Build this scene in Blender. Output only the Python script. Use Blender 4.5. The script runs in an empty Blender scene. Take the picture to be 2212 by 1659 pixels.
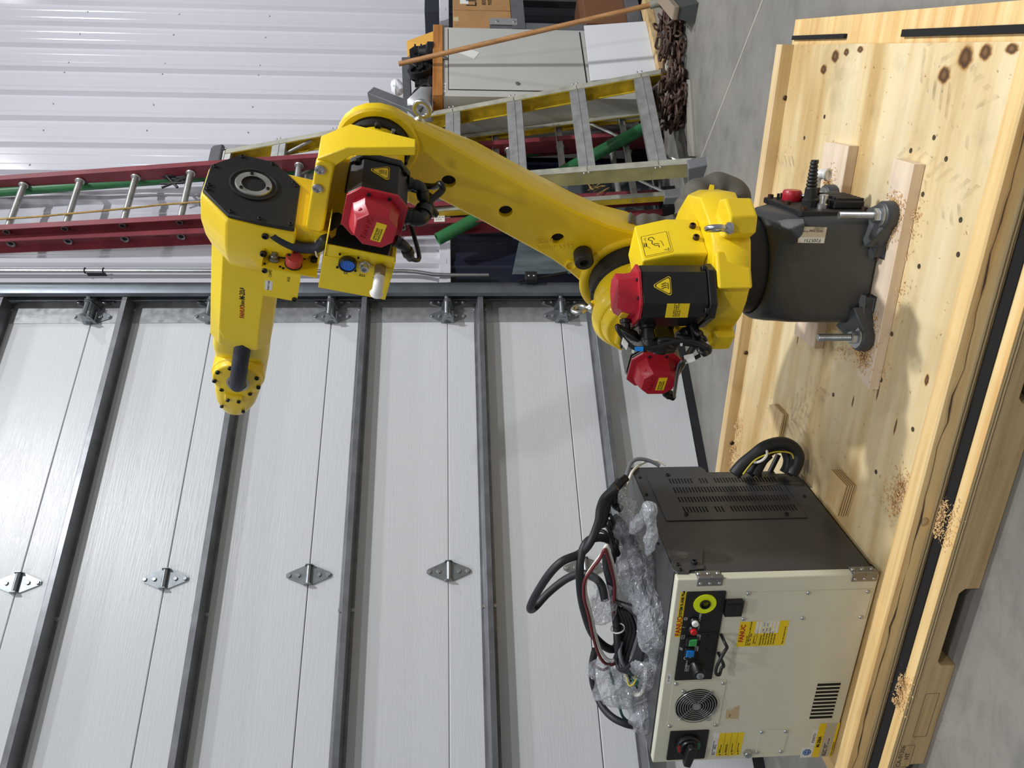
import bpy, bmesh, math, random
from mathutils import Matrix, Vector, noise
random.seed(7)
PI = math.pi
SC = bpy.context.scene
COL = SC.collection

def frame(o, x, y):
    x = Vector(x).normalized(); y = Vector(y).normalized(); z = x.cross(y).normalized(); y = z.cross(x)
    return Matrix(((x.x, y.x, z.x, o[0]), (x.y, y.y, z.y, o[1]), (x.z, y.z, z.z, o[2]), (0, 0, 0, 1)))
def T(x, y, z): return Matrix.Translation((x, y, z))
def RX(a): return Matrix.Rotation(a, 4, 'X')
def RY(a): return Matrix.Rotation(a, 4, 'Y')
def RZ(a): return Matrix.Rotation(a, 4, 'Z')
I4 = Matrix.Identity(4)

# frames of the things in the place (metres, z up, camera stands over the origin)
BASE = frame((0.300980,1.928180,0.140000),(0.929920,-0.367761,0.000000),(0.367761,0.929920,0.000000))
TUR = frame((0.300980,1.928180,0.140000),(-0.620983,0.783824,0.000000),(-0.783824,-0.620983,0.000000))
ARM = frame((0.207833,2.045754,0.665000),(-0.525503,0.663307,0.532795),(-0.783824,-0.620983,0.000000))
FORE = frame((0.469209,1.715836,1.333533),(-0.599339,0.756504,0.261716),(-0.783824,-0.620983,0.000000))
CAB = frame((-0.479500,1.843000,0.112000),(0.911574,-0.411136,0.000000),(0.411136,0.911574,0.000000))
CRATE = frame((1.046299,2.329016,0.112000),(0.917757,-0.397141,0.000000),(0.397141,0.917757,0.000000))
DOOR = frame((0.314658,3.913186,0.000000),(0.861109,0.508421,0.000000),(-0.508421,0.861109,0.000000))
LAD = frame((0.685805,3.284577,0.000000),(0.861109,0.508421,0.000000),(-0.134811,0.228329,0.964205))
REAR = frame((0.497689,3.603187,0.000000),(0.861109,0.508421,0.000000),(-0.055591,0.094154,0.994004))
EXT = frame((0.467184,3.654853,0.000000),(0.861109,0.508421,0.000000),(-0.020321,0.034417,0.999201))

# ---------------------------------------------------------------- camera
CAM_PITCH, CAM_ROLL = 0.0743, 0.00958
cp, sp, cr, sr = math.cos(CAM_PITCH), math.sin(CAM_PITCH), math.cos(CAM_ROLL), math.sin(CAM_ROLL)
fwd = Vector((0, cp, -sp)); rgt0 = Vector((1, 0, 0)); dwn0 = Vector((0, -sp, -cp))
rgt = cr * rgt0 + sr * dwn0; dwn = -sr * rgt0 + cr * dwn0
cam = bpy.data.objects.new('camera', bpy.data.cameras.new('camera')); COL.objects.link(cam)
m3 = Matrix((dwn, rgt, -fwd)).transposed()          # the phone was turned on its side
cam.matrix_world = Matrix.Translation((0, 0, 1.164)) @ m3.to_4x4()
cam.data.sensor_width = 36; cam.data.lens = 1668.4 / 2212 * 36; cam.data.clip_start = 0.05
SC.camera = cam
# ---------------------------------------------------------------- light
SC.view_settings.view_transform = 'Standard'; SC.view_settings.look = 'None'
SC.view_settings.exposure = -0.26; SC.view_settings.gamma = 1.0; SC.view_settings.use_curve_mapping = False
world = bpy.data.worlds.new('hall'); SC.world = world; world.use_nodes = True
world.node_tree.nodes['Background'].inputs[0].default_value = (0.93, 0.96, 1.0, 1)
world.node_tree.nodes['Background'].inputs[1].default_value = 0.25
def lamp(name, x, y, z, power, sx, sy, col=(0.97, 0.985, 1.0), rz=0):
    d = bpy.data.lights.new(name, 'AREA'); d.shape = 'RECTANGLE'; d.size = sx; d.size_y = sy; d.energy = power; d.color = col
    o = bpy.data.objects.new(name, d); COL.objects.link(o); o.matrix_world = T(x, y, z) @ RZ(rz); return o
for i, (x, y, z, w) in enumerate([(3.1, .75, 5.4, 350), (-.9, .3, 5.4, 45), (4.4, 3.4, 5.4, 90), (-2.6, -1.9, 5.4, 45), (1.2, -3.0, 5.4, 135), (.55, 2.6, 5.6, 30)]):
    lamp('high_bay_lamp', x, y, z, w, 0.26, 0.22, rz=0.53)

# ---------------------------------------------------------------- materials
def lin(c):
    c = c / 255.0
    return c / 12.92 if c <= 0.04045 else ((c + 0.055) / 1.055) ** 2.4
def C3(rgb): return (lin(rgb[0]), lin(rgb[1]), lin(rgb[2]), 1)
def new_mat(name):
    m = bpy.data.materials.new(name); m.use_nodes = True
    return m, m.node_tree, m.node_tree.nodes['Principled BSDF']
def nd(nt, t, **kw):
    n = nt.nodes.new(t)
    for k, v in kw.items():
        if k in n.inputs: n.inputs[k].default_value = v
        else: setattr(n, k, v)
    return n
def tex_noise(nt, scale, detail=4, stretch=None, rough=0.5, coord='Object'):
    tc = nd(nt, 'ShaderNodeTexCoord'); v = tc.outputs[coord]
    if stretch:
        mp = nd(nt, 'ShaderNodeMapping'); mp.inputs['Scale'].default_value = stretch
        nt.links.new(v, mp.inputs[0]); v = mp.outputs[0]
    n = nd(nt, 'ShaderNodeTexNoise', Scale=scale, Detail=detail, Roughness=rough)
    nt.links.new(v, n.inputs['Vector']); return n
def ramp(nt, src, stops):
    r = nd(nt, 'ShaderNodeValToRGB'); e = r.color_ramp.elements
    while len(e) < len(stops): e.new(0.5)
    for k, (p, c) in enumerate(stops): e[k].position = p; e[k].color = c
    nt.links.new(src, r.inputs[0]); return r
def mat(name, rgb, rough=0.5, metal=0.0, var=0.0, vs=6.0, bump=0.0, bs=80.0, stretch=None, coat=0.0, spec=0.5, rv=0.0):
    m, nt, p = new_mat(name); c = C3(rgb)
    p.inputs['Base Color'].default_value = c; p.inputs['Roughness'].default_value = rough
    p.inputs['Metallic'].default_value = metal; p.inputs['Coat Weight'].default_value = coat
    p.inputs['Specular IOR Level'].default_value = spec
    if var or rv:
        n = tex_noise(nt, vs, 5, stretch)
        if var:
            lo = [max(0, x * (1 - var)) for x in c[:3]] + [1]; hi = [min(1, x * (1 + var * 0.7)) for x in c[:3]] + [1]
            nt.links.new(ramp(nt, n.outputs[0], [(0.3, lo), (0.7, hi)]).outputs[0], p.inputs['Base Color'])
        if rv:
            nt.links.new(ramp(nt, n.outputs[0], [(0.3, (max(rough - rv, .03),) * 3 + (1,)), (0.7, (min(1, rough + rv),) * 3 + (1,))]).outputs[0], p.inputs['Roughness'])
    if bump:
        n = tex_noise(nt, bs, 3, stretch); b = nd(nt, 'ShaderNodeBump', Strength=bump, Distance=0.002)
        nt.links.new(n.outputs[0], b.inputs['Height']); nt.links.new(b.outputs[0], p.inputs['Normal'])
    return m
YEL = mat('cast_yellow_paint', (240, 205, 26), 0.33, var=0.10, vs=3, bump=0.22, bs=260, coat=0.15)
YSH = mat('sheet_yellow_paint', (240, 209, 30), 0.38, var=0.06, vs=5, bump=0.05, bs=300)
GRY = mat('dark_grey_casting', (62, 65, 68), 0.42, var=0.15, vs=5, bump=0.12, bs=220)
BLK = mat('black_plastic', (20, 20, 22), 0.38, var=0.2, vs=9)
BLM = mat('black_matt', (26, 26, 28), 0.55, var=0.2, vs=9, bump=0.1, bs=200)
BRB = mat('black_rubber', (33, 34, 38), 0.5, var=0.2, vs=14, bump=0.1, bs=120)
HOSE = mat('dark_blue_hose', (38, 42, 54), 0.62, var=0.3, vs=50, stretch=(1, 1, 6), bump=0.3, bs=90)
RED = mat('red_motor_cap', (176, 30, 48), 0.36, var=0.1, vs=7)
REDC = mat('red_silicone_cap', (198, 72, 66), 0.45)
ZNC = mat('zinc_plated_steel', (190, 192, 194), 0.3, 0.9, var=0.12, vs=30)
STL = mat('dull_steel', (150, 150, 150), 0.4, 0.85, var=0.2, vs=18)
BRN = mat('rusty_bolt', (74, 52, 42), 0.5, 0.5, var=0.3, vs=60)
ALU = mat('brushed_aluminium', (186, 186, 184), 0.42, 0.75, var=0.2, vs=22, bump=0.05, bs=150)
GALV = mat('galvanised_steel', (186, 189, 191), 0.36, 0.7, var=0.1, vs=30, rv=0.06)
HNG = mat('zinc_hinge_steel', (142, 148, 152), 0.36, 0.7, var=0.2, vs=30)
TRK = mat('track_steel', (112, 119, 126), 0.42, 0.75, var=0.15, vs=8, rv=0.06)
STRUT = mat('grey_strut_steel', (122, 124, 128), 0.36, 0.6, var=0.25, vs=12)
CREAM = mat('cream_cabinet_paint', (214, 212, 192), 0.34, var=0.05, vs=4, bump=0.08, bs=420)
CGRY = mat('charcoal_cabinet_paint', (66, 66, 67), 0.36, var=0.06, vs=4, bump=0.12, bs=420)
WHT = mat('white_plastic', (228, 228, 224), 0.4)
PAPER = mat('white_label', (226, 225, 220), 0.45)
TAN = mat('tan_label', (196, 176, 138), 0.5)
SILV = mat('silver_label', (196, 190, 172), 0.4, 0.2)
LBY = mat('yellow_label', (236, 204, 26), 0.4)
SAFY = mat('neon_yellow_ring', (226, 240, 20), 0.35)
INK = mat('black_ink', (22, 22, 22), 0.5)
INKR = mat('red_ink', (178, 40, 20), 0.5)
INKW = mat('white_ink', (220, 220, 220), 0.5)
INKG = mat('faded_ink', (96, 84, 66), 0.6)
GRN = mat('green_button', (60, 158, 84), 0.35)
BLU = mat('blue_button', (20, 120, 200), 0.35)
BLUC = mat('blue_connector', (50, 120, 230), 0.4)
TUVB = mat('blue_print', (30, 90, 160), 0.5)
VOID = mat('opening_shade', (8, 8, 9), 0.8)  # near-black colour standing in for the shade inside openings and gaps
MESHG = mat('woven_grey_tape', (120, 120, 118), 0.6, 0.2, var=0.4, vs=120, bump=0.5, bs=300)
WHTW = mat('white_wire_jacket', (226, 224, 216), 0.45)
REDW = mat('dark_red_wire_jacket', (104, 32, 36), 0.45)
GRNW = mat('green_wire_jacket', (22, 84, 66), 0.45)
GYW = mat('grey_wire_jacket', (112, 116, 122), 0.45)
YGW = mat('yellow_wire_jacket', (196, 178, 50), 0.45)
TIE = mat('clear_cable_tie', (214, 214, 208), 0.4)
ORNG = mat('orange_red_rubber', (196, 74, 40), 0.5)
SLEEVE = mat('grey_canvas_sleeve', (92, 88, 80), 0.75, var=0.2, vs=12, bump=0.6, bs=40)

# ---------------------------------------------------------------- mesh builder
class MB:
    def __init__(s, M=I4): s.v, s.f, s.M = [], [], M
    def add(s, vs, fs, M=None):
        M = s.M if M is None else s.M @ M
        b = len(s.v); s.v += [M @ Vector(v) for v in vs]; s.f += [tuple(b + i for i in f) for f in fs]; return s
    def box(s, x0, x1, y0, y1, z0, z1, M=None):
        v = [(x, y, z) for z in (z0, z1) for y in (y0, y1) for x in (x0, x1)]
        return s.add(v, [(0, 2, 3, 1), (4, 5, 7, 6), (0, 1, 5, 4), (2, 6, 7, 3), (0, 4, 6, 2), (1, 3, 7, 5)], M)
    def loft(s, rings, M=None, cap=True, closed=False):
        n = len(rings[0]); vs = [p for r in rings for p in r]; fs = []
        m = len(rings)
        for i in range(m if closed else m - 1):
            a, b = i * n, ((i + 1) % m) * n
            for j in range(n):
                k = (j + 1) % n; fs.append((a + j, a + k, b + k, b + j))
        if cap and not closed: fs += [tuple(range(n))[::-1], tuple((m - 1) * n + j for j in range(n))]
        return s.add(vs, fs, M)
    def prism(s, poly, ax, a, b, ch=0, M=None):
        # poly: pairs in the two axes other than ax
        def lift(P, h): return [tuple(list(p[:ax]) + [h] + list(p[ax:])) for p in P]
        if ch:
            q = inset(poly, ch); d = ch if b > a else -ch
            return s.loft([lift(q, a), lift(poly, a + d), lift(poly, b - d), lift(q, b)], M)
        return s.loft([lift(poly, a), lift(poly, b)], M)
    def cyl(s, p0, p1, r0, r1=None, n=20, M=None, ch=0, cap=True):
        r1 = r0 if r1 is None else r1
        p0, p1 = Vector(p0), Vector(p1); L = (p1 - p0).length
        prof = [(r0, 0), (r1, L)] if not ch else [(r0 - ch, 0), (r0, ch), (r1, L - ch), (r1 - ch, L)]
        return s.lathe(prof, p0, p1 - p0, n, M, cap)
    def lathe(s, prof, o, d, n=24, M=None, cap=True, ph=0.0, closed=False):
        d = Vector(d).normalized(); u = d.orthogonal().normalized()
        for ref in (Vector((1, 0, 0)), Vector((0, 0, 1))):
            if abs(d.dot(ref)) < 0.9: u = (ref - d * d.dot(ref)).normalized(); break
        w = d.cross(u); o = Vector(o)
        rings = [[o + d * h + (u * math.cos(ph + 2 * PI * k / n) + w * math.sin(ph + 2 * PI * k / n)) * r for k in range(n)] for r, h in prof]
        return s.loft(rings, M, cap, closed)
    def tube(s, pts, r, n=8, M=None, res=4, closed=False, smooth=True, flat=None):
        P = [Vector(p) for p in pts]
        if smooth and len(P) > 2: P = catmull(P, res, closed)
        rings = []; up = None; m = len(P)
        for i, p in enumerate(P):
            a = P[(i - 1) % m] if closed else P[max(i - 1, 0)]; b = P[(i + 1) % m] if closed else P[min(i + 1, m - 1)]
            d = (b - a).normalized()
            if up is None: up = d.orthogonal().normalized()
            up = (up - d * up.dot(d)).normalized(); w = d.cross(up)
            rr = r(i / (m - 1)) if callable(r) else r
            rings.append([p + (up * math.cos(2 * PI * k / n) + w * math.sin(2 * PI * k / n)) * rr for k in range(n)])
        return s.loft(rings, M, True, closed)
    def torus(s, o, d, R, r, n=24, k=8, M=None):
        return s.lathe([(R + r * math.cos(2 * PI * i / k), r * math.sin(2 * PI * i / k)) for i in range(k)], o, d, n, M, False, closed=True)
    def sphere(s, o, r, n=12, k=7, sc=(1, 1, 1)):
        o = Vector(o); rings = []
        for i in range(1, k):
            t = PI * i / k
            rings.append([o + Vector((r * math.sin(t) * math.cos(2 * PI * j / n) * sc[0], r * math.sin(t) * math.sin(2 * PI * j / n) * sc[1], -r * math.cos(t) * sc[2])) for j in range(n)])
        return s.loft(rings)
    def build(s, name, material, parent=None, bev=0, smooth=35, seg=2, weld=False):
        W = WM[parent.name] if parent else None
        if W is None:
            c = Vector((sum(v.x for v in s.v), sum(v.y for v in s.v), 0)) / len(s.v); c.z = min(v.z for v in s.v); W = T(*c)
        inv = W.inverted()
        me = bpy.data.meshes.new(name); me.from_pydata([inv @ v for v in s.v], [], s.f)
        bm = bmesh.new(); bm.from_mesh(me)
        if weld: bmesh.ops.remove_doubles(bm, verts=bm.verts, dist=1e-5)
        bmesh.ops.recalc_face_normals(bm, faces=bm.faces); bm.to_mesh(me); bm.free()
        for p in me.polygons: p.use_smooth = smooth > 0
        if 0 < smooth < 180: me.set_sharp_from_angle(angle=math.radians(smooth))
        if material: me.materials.append(material)
        o = bpy.data.objects.new(name, me); COL.objects.link(o)
        if parent: o.parent = parent
        else: o.matrix_world = W
        WM[o.name] = W.copy()
        if bev:
            b = o.modifiers.new('bevel', 'BEVEL'); b.width = bev; b.segments = seg; b.limit_method = 'ANGLE'; b.angle_limit = math.radians(40)
        return o
WM = {}
def inset(poly, d):
    n = len(poly); area = sum(poly[i][0] * poly[(i + 1) % n][1] - poly[(i + 1) % n][0] * poly[i][1] for i in range(n)); sg = 1 if area > 0 else -1
    out = []
    for i in range(n):
        a, b, c = Vector(poly[i - 1]), Vector(poly[i]), Vector(poly[(i + 1) % n])
        e1 = (b - a).normalized(); e2 = (c - b).normalized()
        n1 = Vector((-e1.y, e1.x)) * sg; n2 = Vector((-e2.y, e2.x)) * sg
        t = (n1 + n2); k = max(t.dot(n1), 0.35)
        out.append(tuple(b + t * (d / k)))
    return out
def catmull(P, res, closed=False):
    out = []; n = len(P)
    for i in range(n if closed else n - 1):
        if closed: p0, p1, p2, p3 = P[i - 1], P[i], P[(i + 1) % n], P[(i + 2) % n]
        else: p0, p1, p2, p3 = P[max(i - 1, 0)], P[i], P[i + 1], P[min(i + 2, n - 1)]
        for k in range(res):
            t = k / res
            out.append(0.5 * ((2 * p1) + (p2 - p0) * t + (2 * p0 - 5 * p1 + 4 * p2 - p3) * t * t + (3 * p1 - p0 - 3 * p2 + p3) * t ** 3))
    if not closed: out.append(P[-1])
    return out
def arc(cx, cy, r, a0, a1, n): return [(cx + r * math.cos(math.radians(a0 + (a1 - a0) * i / n)), cy + r * math.sin(math.radians(a0 + (a1 - a0) * i / n))) for i in range(n + 1)]
def rrect(x0, x1, y0, y1, r, n=4):
    return arc(x1 - r, y0 + r, r, -90, 0, n) + arc(x1 - r, y1 - r, r, 0, 90, n) + arc(x0 + r, y1 - r, r, 90, 180, n) + arc(x0 + r, y0 + r, r, 180, 270, n)
def octa(r, c=0.55, cx=0, cy=0):
    k = r * c
    return [(cx + x, cy + y) for x, y in ((r, -k), (r, k), (k, r), (-k, r), (-r, k), (-r, -k), (-k, -r), (k, -r))]
def tag(o, label, cat=None, group=None, kind=None):
    if label: o['label'] = label
    if cat: o['category'] = cat; o['kind'] = 'thing'
    if group: o['group'] = group
    if kind: o['kind'] = kind
    return o
def thing(name, M, label, cat, group=None):
    o = bpy.data.objects.new(name, None); COL.objects.link(o); o.matrix_world = M; o.empty_display_size = 0.05
    WM[o.name] = M.copy(); return tag(o, label, cat, group)
def put(src, parent, M, name=None):                     # a further copy of a piece, sharing its mesh; M is the place in the world
    o = src.copy(); COL.objects.link(o); o.name = name or src.name.split('.')[0]; o.parent = parent
    o.matrix_parent_inverse = I4; o.matrix_local = WM[parent.name].inverted() @ M; WM[o.name] = M.copy(); return o
def proto(name, mb, material, smooth=35):               # an unlinked piece modelled about its own origin, for put()
    me = bpy.data.meshes.new(name); me.from_pydata([tuple(v) for v in mb.v], [], mb.f)
    bm = bmesh.new(); bm.from_mesh(me); bmesh.ops.recalc_face_normals(bm, faces=bm.faces); bm.to_mesh(me); bm.free()
    for p in me.polygons: p.use_smooth = smooth > 0
    if smooth: me.set_sharp_from_angle(angle=math.radians(smooth))
    me.materials.append(material); return bpy.data.objects.new(name, me)
def text(parent, s, o, right, up, size, material, M=I4, align='LEFT', name='lettering', bold=0.0, sx=1.0, sp=1.0, ext=0.0002):
    c = bpy.data.curves.new(name, 'FONT'); c.body = s; c.size = size; c.align_x = align; c.align_y = 'CENTER'
    c.extrude = ext; c.offset = bold; c.space_line = sp; c.resolution_u = 2; c.materials.append(material)
    r = (M.to_3x3() @ Vector(right)); u = (M.to_3x3() @ Vector(up)); p = M @ Vector(o)
    F = frame(p, r, u) @ Matrix.Diagonal((sx, 1, 1, 1))
    t = bpy.data.objects.new('pending_text', c); COL.objects.link(t); PEND.append((t, name, parent, F)); return t
PEND = []
def settle_text():                                      # lettering becomes plain mesh, one mesh per line of print
    bpy.context.view_layer.update(); dg = bpy.context.evaluated_depsgraph_get()
    for t, name, parent, F in PEND:
        me = bpy.data.meshes.new_from_object(t.evaluated_get(dg)); me.name = name
        o = bpy.data.objects.new(name, me); COL.objects.link(o); o.parent = parent
        o.matrix_local = WM[parent.name].inverted() @ F; drop(t)
def drop(o):
    bpy.data.objects.remove(o)
# small shared pieces (axis +z, seat at z=0)
SCREW = proto('screw', MB().lathe([(.0001, .0042), (.003, .0038), (.0052, .0022), (.006, 0)], (0, 0, 0), (0, 0, 1), 10), ZNC)
def hexhead(r, h): return MB().lathe([(r * .9, 0), (r, h * .1), (r, h * .85), (r * .86, h)], (0, 0, 0), (0, 0, 1), 6)
CAPS = proto('bolt', MB().lathe([(.0075, 0), (.0075, .008), (.0065, .009), (.0045, .009), (.0042, .005), (.0001, .005)], (0, 0, 0), (0, 0, 1), 12), BLM)
CAPR = proto('bolt', MB().lathe([(.0075, 0), (.0075, .008), (.0065, .009), (.0045, .009), (.0042, .005), (.0001, .005)], (0, 0, 0), (0, 0, 1), 12), BRN)
HEXZ = proto('bolt', hexhead(.009, .006), ZNC)
def face(M, o, nrm, ref=(0, 0, 1)):                     # matrix seating a +z piece at o with outward normal nrm, both in frame M
    nz = Vector(nrm).normalized(); rf = Vector(ref)
    if abs(nz.dot(rf)) > .9: rf = Vector((1, 0, 0))
    x = rf.cross(nz).normalized(); y = nz.cross(x)
    return M @ Matrix(((x.x, y.x, nz.x, o[0]), (x.y, y.y, nz.y, o[1]), (x.z, y.z, nz.z, o[2]), (0, 0, 0, 1)))

# ================================================================ the hall: floor, wall, overhead door
def concrete():
    m, nt, p = new_mat('sealed_concrete')
    a = tex_noise(nt, 0.9, 8, None, 0.62); b = tex_noise(nt, 5.5, 9, (1, 1.6, 1), 0.7); c = tex_noise(nt, 60, 3)
    r1 = ramp(nt, a.outputs[0], [(0.3, C3((112, 111, 107))), (0.5, C3((139, 136, 130))), (0.72, C3((158, 154, 146)))])
    r2 = ramp(nt, b.outputs[0], [(0.32, (0.62, 0.62, 0.63, 1)), (0.5, (0.9, 0.9, 0.9, 1)), (0.7, (1, 1, 1, 1))])
    mx = nd(nt, 'ShaderNodeMixRGB', blend_type='MULTIPLY', Fac=0.75); nt.links.new(r1.outputs[0], mx.inputs[1]); nt.links.new(r2.outputs[0], mx.inputs[2])
    # trowel swirls and hairline scratches
    s = tex_noise(nt, 2.2, 2, (0.5, 5, 1), 0.5)
    r3 = ramp(nt, s.outputs[0], [(0.494, (1, 1, 1, 1)), (0.5, (0.8, 0.79, 0.77, 1)), (0.506, (1, 1, 1, 1))])
    m2 = nd(nt, 'ShaderNodeMixRGB', blend_type='MULTIPLY', Fac=0.5); nt.links.new(mx.outputs[0], m2.inputs[1]); nt.links.new(r3.outputs[0], m2.inputs[2])
    nt.links.new(m2.outputs[0], p.inputs['Base Color'])
    p.inputs['Roughness'].default_value = 0.42
    bm = nd(nt, 'ShaderNodeBump', Strength=0.12, Distance=0.002); nt.links.new(c.outputs[0], bm.inputs['Height']); nt.links.new(bm.outputs[0], p.inputs['Normal'])
    return m
fl = MB(); fl.box(-6, 9, -5, 10, -0.12, 0)
floor = tag(fl.build('floor', concrete()), None, kind='structure')
JOINT = mat('joint_filler', (176, 172, 160), 0.6)
mb = MB()
for a, b in ((Vector((1.75, 2.18, 0)), Vector((0.75, 4.14, 0))), (Vector((0.02, 0.4, 0)), Vector((-0.36, 0.52, 0)))):
    d = (b - a).normalized(); w = Vector((-d.y, d.x, 0)) * 0.004
    mb.add([a - w - Vector((0, 0, .004)), a + w - Vector((0, 0, .004)), b + w - Vector((0, 0, .004)), b - w - Vector((0, 0, .004)), a - w + Vector((0, 0, .0012)), a + w + Vector((0, 0, .0012)), b + w + Vector((0, 0, .0012)), b - w + Vector((0, 0, .0012))], [(0, 3, 2, 1), (4, 5, 6, 7), (0, 1, 5, 4), (1, 2, 6, 5), (2, 3, 7, 6), (3, 0, 4, 7)])
    break
mb.build('joint_strip', JOINT, floor)

# ---- ribbed liner wall: white sheets above, navy wainscot below
WALLW = mat('white_liner_steel', (206, 206, 215), 0.16, var=0.02, vs=2)
WALLN = mat('navy_liner_steel', (34, 38, 54), 0.3, var=0.1, vs=3)
wall = thing('wall_back', DOOR @ T(1.7, 0.02, 0), None, None); wall['kind'] = 'structure'
RIB0, RP = 2.349, 0.2176
def ribs(x0, x1, tall=0.026):
    P = [(x0, 0)]; k = math.floor((x0 - RIB0) / RP)
    while RIB0 + k * RP < x1 + RP:
        c = RIB0 + k * RP
        for dx, h in ((-.027, 0), (-.014, tall), (.014, tall), (.027, 0), (.056, 0), (.060, tall * .12), (.084, tall * .12), (.088, 0), (.129, 0), (.133, tall * .12), (.157, tall * .12), (.161, 0)):
            x = c + dx
            if x0 < x < x1: P.append((x, h))
        k += 1
    P.append((x1, 0)); return P
def liner(name, x0, x1, z0, z1, m, tall=0.026):
    P = ribs(x0, x1, tall); b = MB(DOOR)
    v = [(x, 0.02 - h, z) for z in (z0, z1) for x, h in P]; n = len(P)
    f = [(i, i + 1, n + i + 1, n + i) for i in range(n - 1)]
    v += [(x, 0.045, z) for z in (z0, z1) for x in (x0, x1)]
    q = 2 * n
    f += [(q, q + 2, q + 3, q + 1), (0, n, q + 2, q), (n - 1, q + 1, q + 3, 2 * n - 1)]
    b.add(v, f); return b.build(name, m, wall, smooth=12)
xs = [0.25, 0.72, 1.59, 2.46, 3.33, 4.4]
for a, b in zip(xs, xs[1:]):
    liner('liner_panel', a, b, 1.2, 6.0, WALLW); liner('wainscot_panel', a, b, 0.0, 1.185, WALLN, 0.008)
b = MB(DOOR); b.box(0.25, 4.4, -0.008, 0.045, 1.178, 1.196); b.box(0.25, 4.4, -0.004, 0.045, 1.196, 1.238); b.build('trim_strip', WALLW, wall, bev=0.002)
for p in [(2.4746,0.019,3.5092),(2.4727,0.019,2.934),(2.4767,0.019,2.3573),(2.2448,0.019,3.5068),(2.2592,0.019,2.9336),(2.2543,0.019,2.3575),(1.9682,0.019,3.5092),(1.9772,0.019,2.9356),(1.9763,0.019,2.3583),(1.8762,0.019,3.5124),(1.8777,0.019,2.9355),(1.8871,0.019,2.3594),(1.5934,0.019,3.5089),(1.599,0.019,2.9366),(1.5956,0.019,2.3585),(1.3695,0.019,3.5081),(1.3793,0.019,2.9342),(1.3743,0.019,2.3576),(1.0922,0.019,3.5104),(0.4811,0.019,1.2503),(0.2678,0.019,1.2475)]:
    put(SCREW, wall, face(DOOR, p, (0, -1, 0)))

# ---- sectional overhead door
DOORW = None
def door_paint():
    m, nt, p = new_mat('embossed_white_door'); p.inputs['Base Color'].default_value = C3((205, 208, 211)); p.inputs['Roughness'].default_value = 0.33
    a = tex_noise(nt, 30, 4, (0.22, 1, 4.0), 0.6); w = tex_noise(nt, 5, 3, (0.3, 1, 2.5), 0.5)
    r = ramp(nt, a.outputs[0], [(0.45, (0, 0, 0, 1)), (0.6, (1, 1, 1, 1))])
    mu = nd(nt, 'ShaderNodeMath', operation='MULTIPLY'); nt.links.new(r.outputs[0], mu.inputs[0]); nt.links.new(w.outputs[0], mu.inputs[1])
    b = nd(nt, 'ShaderNodeBump', Strength=0.2, Distance=0.002); nt.links.new(mu.outputs[0], b.inputs['Height']); nt.links.new(b.outputs[0], p.inputs['Normal'])
    return m
DW = door_paint()
door = thing('door_1', DOOR @ T(-2.2, 0, 0), 'tall white sectional overhead door with dark struts behind the robot', None); door['kind'] = 'structure'
PS, PZ = 0.5784, 0.0392
for k in range(8):
    b = MB(DOOR); z0, z1 = PZ + PS * k + .0015, PZ + PS * (k + 1) - .0015
    b.prism([(0.0, z0), (0.0, z1), (0.003, z1 + .0), (0.045, z1), (0.045, z0), (0.003, z0)], 0, -4.6, 0.16)
    b.build('door_panel', DW, door, bev=0.003)
    b = MB(DOOR); b.box(0.0, 0.165, -0.003, 0.0005, z0, z1); b.build('end_stile', GALV, door)
    zc = PZ + PS * (k + 1) - .165
    if k > 0 or True:
        b = MB(DOOR)
        b.prism([(-.0005, -.03), (-.0025, -.03), (-.0035, -.021), (-.07, -.010), (-.074, -.014), (-.076, -.014), (-.076, .008), (-.073, .011), (-.0035, .022), (-.0025, .032), (-.0005, .032)], 0, -4.6, .112, M=T(0, -.0025, zc))
        st = b.build('strut', STRUT, door, smooth=20)
        for x in (-2.9, -1.43, .08):
            for dz in (-.026, .028): put(HEXZ, st, face(DOOR, (x, -.005, zc + dz), (0, -1, 0)))
b = MB(DOOR); b.box(-4.6, 0.16, -0.004, 0.04, 0.002, PZ); b.build('bottom_seal', BRB, door)
def leaf(up):
    s = 1 if up else -1
    return [(-.041, 0), (.041, 0), (.041, s * .016), (.012, s * .084), (.006, s * .092), (-.006, s * .092), (-.012, s * .084), (-.041, s * .016)]
def hinge(x, z, roller=False):
    b = MB(DOOR)
    b.prism(leaf(True), 1, -.004, -.0072, M=T(x, 0, z)); b.prism(leaf(False), 1, -.004, -.0072, M=T(x, 0, z))
    b.cyl((x - .04, -.016, z), (x + .04, -.016, z), .009, n=12)
    for e in (-.04, .04): b.prism([(-.0025, -.02), (-.03, -.012), (-.03, .012), (-.0025, .02)], 0, x + e - .0015, x + e + .0015, M=T(0, 0, z))
    if roller:
        b.prism(leaf(True), 1, -.004, -.0072, M=T(x + .088, 0, z)); b.prism(leaf(False), 1, -.004, -.0072, M=T(x + .088, 0, z))
        for e in (-.04, .04, .05, .12): b.prism([(-.0035, -.036), (-.082, -.016), (-.09, .014), (-.0035, .034)], 0, x + e - .0015, x + e + .0015, M=T(0, 0, z))
        b.cyl((x - .046, -.074, z + .004), (x + .125, -.074, z + .004), .0105, n=12); b.cyl((x + .0, -.074, z + .004), (x + .15, -.06, z + .004), .006, n=12)
        b.cyl((x - .044, -.042, z - .008), (x + .125, -.042, z - .008), .0095, n=12)
    h = b.build('roller_hinge' if roller else 'hinge', HNG, door, smooth=30)
    for xx in ((x, x + .088) if roller else (x,)):
        for dz in (-.08, -.042, .042, .08): put(HEXZ, h, face(DOOR, (xx, -.0072, z + dz), (0, -1, 0)))
for k in range(1, 8):
    z = PZ + PS * k
    hinge(-1.28, z); hinge(-3.1, z); hinge(.035, z, True)

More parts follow.
